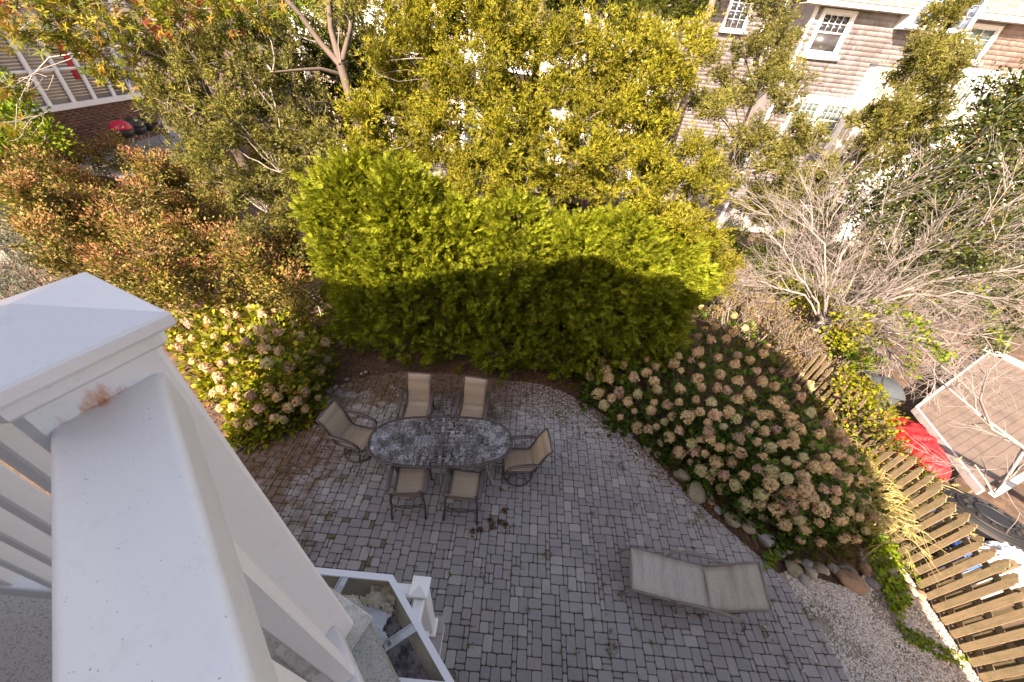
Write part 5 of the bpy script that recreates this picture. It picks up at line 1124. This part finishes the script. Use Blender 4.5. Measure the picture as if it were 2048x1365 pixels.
# ------------------------------------------------------------------ houses
def shingle_wall(name, x0, x1, z0, z1, Y, mat, parent, cuts=(), ch=.135, seed=0, axis='Y', kind='stuff'):
    r = np.random.default_rng(seed); V = []; F_ = []; z = z0
    while z < z1:
        x = x0-r.uniform(0, .1)
        while x < x1:
            w_ = r.uniform(.085, .2); a, b = max(x, x0)+.002, min(x+w_, x1)-.002; x += w_
            if b-a < .02 or any(c[0] < (a+b)/2 < c[1] and c[2] < z+ch/2 < c[3] for c in cuts): continue
            pr = .014+r.uniform(0, .008); zz = z+r.uniform(-.006, .006); n = len(V)
            V += [(a, Y-pr, zz), (b, Y-pr, zz), (b, Y-.002, min(z+ch+.02, z1)), (a, Y-.002, min(z+ch+.02, z1)), (a, Y, zz), (b, Y, zz)]; F_ += [(n, n+1, n+2, n+3), (n+4, n+5, n+1, n)]
        z += ch
    V = np.array(V)
    if axis == 'X': V = np.stack([-V[:, 1]*-1, V[:, 0], V[:, 2]], 1); V[:, 0] = 2*Y-V[:, 0]; V = V
    return geo_obj(name, (V, [np.array(F_)]), mat, parent, kind=kind)
def window(parent, x0, x1, z0, z1, Y, cols, rows, gl='glass', lower=True, split=.5, cas=.11, sill=.10, lowgl=None):
    """double hung window in a wall facing -Y: window > frame parts and panes"""
    m = MB(); y0, y1 = Y-.045, Y+.01
    m.box((x0, y0, z0), (x0+cas, y1, z1)); m.box((x1-cas, y0, z0), (x1, y1, z1)); m.box((x0+cas, y0-.002, z1-cas), (x1-cas, y1, z1)); m.box((x0+cas, y0-.002, z0), (x1-cas, y1, z0+cas*.6))
    wn = m.build('window', M['whitetrim'], parent)
    m = MB(); m.box((x0-.04, Y-.10, z0-sill), (x1+.12, Y+.005, z0)); m.build('sill', M['whitetrim'], wn, True)
    a, b, c, d = x0+cas, x1-cas, z0+cas*.6, z1-cas; zm = c+(d-c)*split if lower else c; sash = .035
    m = MB()
    if lower:
        m.box((a, Y-.02, zm-.025), (b, Y+.01, zm+.025)); m.box((a, Y-.012, c), (a+sash, Y+.008, zm-.025)); m.box((b-sash, Y-.012, c), (b, Y+.008, zm-.025)); m.box((a+sash, Y-.012, c), (b-sash, Y+.008, c+sash))
    m.box((a, Y-.016, zm+.025), (a+sash, Y+.009, d)); m.box((b-sash, Y-.016, zm+.025), (b, Y+.009, d)); m.box((a+sash, Y-.016, d-sash), (b-sash, Y+.009, d)); m.build('sash', M['whitetrim'], wn, True, kind='stuff')
    m = MB(); ax_, bx = a+sash, b-sash; cz, dz = zm+.025, d-sash; pw = (bx-ax_)/cols; ph = (dz-cz)/rows
    for i in range(1, cols): m.box((ax_+pw*i-.009, Y-.017, cz), (ax_+pw*i+.009, Y-.003, dz))
    for j in range(1, rows): m.box((ax_, Y-.018, cz+ph*j-.009), (bx, Y-.004, cz+ph*j+.009))
    if cols > 1: m.build('muntin', M['whitetrim'], wn, True, kind='stuff')
    for i in range(cols):
        for j in range(rows):
            m = MB(); m.box((ax_+pw*i, Y+.003, cz+ph*j), (ax_+pw*(i+1), Y+.006, cz+ph*(j+1))); m.build('pane', M[gl], wn, True)
    if lower: m = MB(); m.box((a+sash, Y+.002, c+sash), (b-sash, Y+.005, zm-.025)); m.build('pane', M[lowgl or gl], wn, True)
    return wn
ha = empty('shingled_house', 'cedar shingled house with white trimmed windows at the top right', 'house', (12, 17, 0))
HY = 17.0
cuts = [(9.25, 10.4, 6.43, 7.62), (9.75, 11.85, 4.15, 5.25), (11.75, 13.95, 7.32, 9)]
m = MB(); m.box((9.0, HY+.012, 0), (20.5, HY+5, 7.8)); m.build('wall', M['shingle'], ha)
shingle_wall('wall_shingles', 9.09, 13.9, 1.0, 7.7, HY, M['shingle'], ha, cuts, seed=1)
shingle_wall('red_wall_shingles', 13.92, 20.4, 6.55, 7.8, HY, M['shingler'], ha, [(14.2, 15.25, 6.6, 7.7)], seed=2)
m = MB(); m.box((8.99, HY-.03, 0), (9.09, HY+.06, 7.7)); m.build('corner_board', M['whitetrim'], ha)
window(ha, 9.25, 10.4, 6.46, 7.64, HY, 4, 2, 'glass', True, .52, .12, .14, 'glassd')
window(ha, 9.78, 10.84, 4.05, 5.18, HY, 4, 2, 'glassg', True, .48, .1); window(ha, 10.84, 11.85, 4.05, 5.18, HY, 4, 2, 'glassg', True, .48, .1)
m = MB(); m.box((9.7, HY-.06, 5.18), (11.95, HY+.005, 5.32)); m.build('window_header', M['whitetrim'], ha)
m = MB(); m.box((8.4, HY-.46, 7.68), (12.0, HY-.43, 7.88)); m.build('fascia', M['white'], ha)
m = MB(); m.box((8.4, HY-.43, 7.675), (12.0, HY+.02, 7.70)); m.build('soffit', M['soffit'], ha)
def roofpl(name, x0, x1, ya, za, yb, zb_, parent, mat='roof', seed=0, cw=.3, chh=.15):
    r = np.random.default_rng(seed); L = math.hypot(yb-ya, zb_-za); n = int(L/chh); V = []; F_ = []
    m = MB(); m.add([(x0, ya, za-.02), (x1, ya, za-.02), (x1, yb, zb_-.02), (x0, yb, zb_-.02), (x0, ya, za-.06), (x1, ya, za-.06)], [(0, 1, 2, 3), (4, 5, 1, 0)]); rf = m.build(name, M['soffit'], parent)
    for j in range(n):
        t0, t1 = j/n, (j+1)/n; x = x0-r.uniform(0, cw)
        while x < x1:
            w_ = cw*r.uniform(.7, 1.2); a, b = max(x, x0)+.004, min(x+w_, x1)-.004; x += w_
            if b-a < .03: continue
            k = len(V); V += [(a, ya+(yb-ya)*t0, za+(zb_-za)*t0+.02), (b, ya+(yb-ya)*t0, za+(zb_-za)*t0+.02), (b, ya+(yb-ya)*t1, za+(zb_-za)*t1+.002), (a, ya+(yb-ya)*t1, za+(zb_-za)*t1+.002), (a, ya+(yb-ya)*t0, za+(zb_-za)*t0-.01), (b, ya+(yb-ya)*t0, za+(zb_-za)*t0-.01)]; F_ += [(k, k+1, k+2, k+3), (k+4, k+5, k+1, k)]
    link('roof_shingles', npmesh('roof_shingles', V, [np.array(F_)], M[mat]), rf, True, 'stuff')
roofpl('roof', 8.4, 12.0, HY-.5, 7.88, HY+4, 11.6, ha, seed=3)
roofpl('roof', 13.95, 21, HY-.5, 7.98, HY+4, 11.8, ha, seed=4)
m = MB(); m.box((13.95, HY-.46, 7.76), (21, HY-.43, 7.97)); m.build('fascia', M['white'], ha)
m = MB(); m.box((13.95, HY-.43, 7.76), (21, HY+.02, 7.785)); m.build('soffit', M['soffit'], ha)
window(ha, 14.2, 15.25, 6.72, 7.68, HY, 2, 3, 'glassg', False, .5, .1)
# bay above the eave
m = MB(); m.box((11.80, HY-.42, 7.32), (13.92, HY+2, 9.2)); m.build('bay_wall', M['whitetrim'], ha)
window(ha, 11.86, 12.84, 7.40, 8.7, HY-.47, 3, 4, 'glassb', False, .5, .08, .06); window(ha, 12.86, 13.84, 7.40, 8.7, HY-.47, 3, 4, 'glassb', False, .5, .08, .06)
# chase with vertical slats, porch with slatted windows
m = MB(); m.box((11.75, HY-.35, 0), (13.0, HY+.01, 6.36)); m.build('chase', M['white'], ha); m = MB(); m.box((11.70, HY-.42, 6.36), (13.05, HY+.01, 6.42)); m.build('chase_cap', M['roof'], ha)
for k in range(5): m = MB(); m.box((11.80+.24*k, HY-.38, 3), (11.93+.24*k, HY-.352, 6.3)); m.build('chase_slat', M['soffit'], ha)
m = MB(); m.box((13.9, HY-.4, 0), (20.4, HY+.012, 5.35)); m.box((13.9, HY-.06, 6.42), (20.4, HY+.011, 6.56)); m.box((13.95, HY-.3, 5.36), (20.4, HY+.011, 5.40)); m.build('porch_band', M['whitetrim'], ha)
for k in range(5):
    x = 14.1+.95*k; m = MB(); m.box((x, HY-.03, 5.45), (x+.85, HY+.01, 6.40)); wn = m.build('window', M['whitetrim'], ha)
    m = MB(); m.box((x+.08, HY-.04, 5.52), (x+.77, HY-.032, 6.33)); m.build('pane', M['glassg'], wn, True)
    for j in range(5): m = MB(); m.box((x+.10+.145*j, HY-.07, 5.52), (x+.155+.145*j, HY-.043, 6.33)); m.build('slat', M['whitetrim'], wn, True)
# recessed wing with dark windows at its left
m = MB(); m.box((6.0, HY+1.6, 0), (9.0, HY+5, 8.2)); m.build('wing_wall', M['shingle'], ha); shingle_wall('wing_shingles', 6.0, 9.0, 1.0, 8.1, HY+1.6, M['shingle'], ha, seed=5)
window(ha, 8.2, 9.6, 6.5, 8.0, HY+1.55, 3, 4, 'glass', False, .5, .07); window(ha, 6.7, 7.6, 6.9, 8.0, HY+1.55, 3, 4, 'glass', False, .5, .09)
m = MB(); m.box((5.6, HY+1.1, 8.05), (8.4, HY+1.6, 8.25)); m.build('fascia', M['white'], ha)
for k in range(7): m = MB(); m.box((7.9, HY+.6+.0, 6.3-.16*k), (8.95, HY+.64, 6.38-.16*k)); m.build('louvre', M['deckgrey'], ha)
roofpl('roof', 5.6, 8.4, HY+1.0, 8.25, HY+5, 11.5, ha, seed=6)
# white house with balcony behind the cedars
hw = empty('white_house', 'white house with a balustraded balcony glimpsed behind the cedars', 'house', (0, 18, 0))
m = MB(); m.box((-9, 18.3, 0), (6.0, 22, 9.5)); m.build('wall', M['soffit'], hw); shingle_wall('wall_shingles', 4.75, 6.0, 1, 8.5, 18.28, M['shingle'], hw, seed=8)
m = MB(); m.box((-9, 16.7, 5.0), (4.7, 18.3, 5.35)); m.build('balcony_floor', M['white'], hw); m = MB(); m.box((-9, 16.65, 8.3), (4.9, 18.3, 8.8)); m.build('entablature', M['white'], hw)
m = MB(); m.box((-9, 16.7, 6.28), (4.3, 16.78, 6.36)); m.build('top_rail', M['white'], hw); m = MB(); m.box((-9, 16.7, 5.45), (4.3, 16.77, 5.52)); m.build('bottom_rail', M['white'], hw)
bm_ = MB(); bm_.box((-.03, -.03, 5.52), (.03, .03, 6.28)); bme = bpy.data.meshes.new('baluster'); bme.from_pydata(bm_.v, [], bm_.f); bme.materials.append(M['white'])
for k in range(86): o = link('baluster', bme, hw); o.location = (-8.9+.153*k-0, 16.74-18, 0)
for x in (-8.8, -5.4, -2.0, 1.3, 4.35): m = MB(); m.box((x-.17, 16.6, 0), (x+.17, 16.95, 8.3)); m.build('column', M['white'], hw)
for k in range(5): m = MB(); m.box((-8+2.6*k, 18.27, 5.6), (-6.9+2.6*k, 18.29, 7.9)); m.build('balcony_door', M['glass'], hw)
for k in range(5): window(hw, -8.2+2.6*k, -6.8+2.6*k, 1.6, 3.8, 18.25, 3, 3, 'glassg', False, .5, .12)
m = MB(); m.box((-9, 16.2, 1.0), (4.7, 18.3, 1.3)); m.build('porch_floor', M['deckgrey'], hw)
roofpl('roof', -9.3, 5.9, 16.4, 8.8, 21, 12.5, hw, seed=9)
# left house, wall facing east
hl_ = empty('left_house', 'brick and clapboard house with lavender trimmed window band at the top left', 'house', (-14, 13, 0)); LX = -14.0
m = MB(); m.box((-22, 8.5, 0), (LX, 15.4, 9.5)); m.build('wall', M['deckgrey'], hl_)
m = MB(); rb = np.random.default_rng(4); V = []; F_ = []; z = 2.0; row = 0
while z < 3.25:
    y = 9.0-(row % 2)*.11
    while y < 15.3:
        a, b = y+.006, y+.214; k = len(V); x = LX+.02+rb.uniform(0, .006); V += [(LX, a, z), (LX, b, z), (LX, b, z+.062), (LX, a, z+.062), (x, a, z), (x, b, z), (x, b, z+.062), (x, a, z+.062)]; F_ += [(k+4, k+5, k+6, k+7), (k+3, k+7, k+6, k+2), (k, k+1, k+5, k+4), (k, k+4, k+7, k+3), (k+1, k+2, k+6, k+5)]; y += .22
    z += .075; row += 1
link('bricks', npmesh('bricks', V, [np.array(F_)], M['brick']), hl_, kind='stuff')
for k in range(26):
    z = 5.35+.16*k; m = MB(); m.add([(LX+.002, 8.5, z+.17), (LX+.002, 15.3, z+.17), (LX+.03, 15.3, z), (LX+.03, 8.5, z), (LX, 15.3, z), (LX, 8.5, z)], [(0, 1, 2, 3), (3, 2, 4, 5)]); m.build('clapboard', M['mauve'], hl_)
m = MB(); m.box((LX-.1, 15.3, 0), (LX+.05, 15.5, 9.4)); m.build('corner_board', M['whitetrim'], hl_)
m = MB(); m.box((LX, 10.9, 3.24), (LX+.12, 15.0, 3.38)); m.build('window_sill', M['whitetrim'], hl_); m = MB(); m.box((LX, 10.9, 5.05), (LX+.06, 15.0, 5.25)); m.build('window_header', M['whitetrim'], hl_)
ys = [11.1, 11.82, 12.54, 13.24, 13.94, 14.66]
for i, y in enumerate(ys): m = MB(); m.box((LX, y-.055, 3.38), (LX+.07, y+.055, 5.05)); m.build('mullion', M['whitetrim'], hl_)
for i in range(5):
    a, b = ys[i]+.055, ys[i+1]-.055; m = MB(); m.box((LX+.001, a, 3.38), (LX+.012, b, 5.05)); wn = m.build('window', M['glassd'], hl_)
    m = MB(); m.box((LX+.013, a, 4.15), (LX+.045, b, 4.22)); m.build('meeting_rail', M['whitetrim'], wn, True)
    for k in range(20): m = MB(); z = 3.5+.077*k; m.box((LX+.016, a+.02, z), (LX+.022, b-.02, z+.03)); m.build('blind_slat', M['blind'], wn, True)
    if i == 2: m = MB(); m.box((LX+.0235, b-.2, 3.9), (LX+.026, b-.03, 5.0)); m.build('red_curtain', M['clothred'], wn, True)
roofpl('roof', -22, -13.6, 8.2, 9.5, 12, 12, hl_, seed=11)
pd = empty('raised_patio', 'shaded grey raised patio in front of the left house', 'patio deck', (-12.5, 13, 0)); m = MB(); m.box((-14, 10.5, 0), (-11.3, 17, 1.98)); m.build('base', M['soil'], pd)
for k in range(18): m = MB(); m.box((-13.98+.15*k, 10.5, 1.985), (-13.835+.15*k, 17, 2.02)); m.build('board', M['deckgrey'], pd)
for lab, q, mt in (('round red kettle barbecue on the shaded patio of the left house', (232, 236), 'redgloss'), ('round black kettle barbecue beside the red one at the left house', (250, 216), 'black'), ('second black kettle barbecue nearer the cedar at the left house', (285, 215), 'black')):
    c = at(*q, X=-12.9); c[2] = 2.02; t = empty('kettle_barbecue', lab, 'barbecue', tuple(c), group='kettle barbecues by the left house'); x, y, z = c
    prf = [(.02, .98), (.14, .96), (.24, .88), (.29, .78), (.30, .74)]; m = MB(); m.tube([(x, y, z+h) for r_, h in prf], [r_ for r_, h in prf], 20); m.build('lid', M[mt], t, True)
    prf = [(.30, .73), (.27, .6), (.18, .5), (.03, .46)]; m = MB(); m.tube([(x, y, z+h) for r_, h in prf], [r_ for r_, h in prf], 20); m.build('bowl', M['black'], t, True)
    for k in range(3): a = 2*PI*k/3; m = MB(); m.tube([(x+.15*math.cos(a), y+.15*math.sin(a), z+.52), (x+.32*math.cos(a), y+.32*math.sin(a), z)], .012, 6); m.build('leg', M['alu'], t, True)
    m = MB(); m.tube([(x-.06, y, z+.98), (x-.05, y, z+1.03), (x+.05, y, z+1.03), (x+.06, y, z+.98)], .01, 6); m.build('handle', M['black'], t, True)
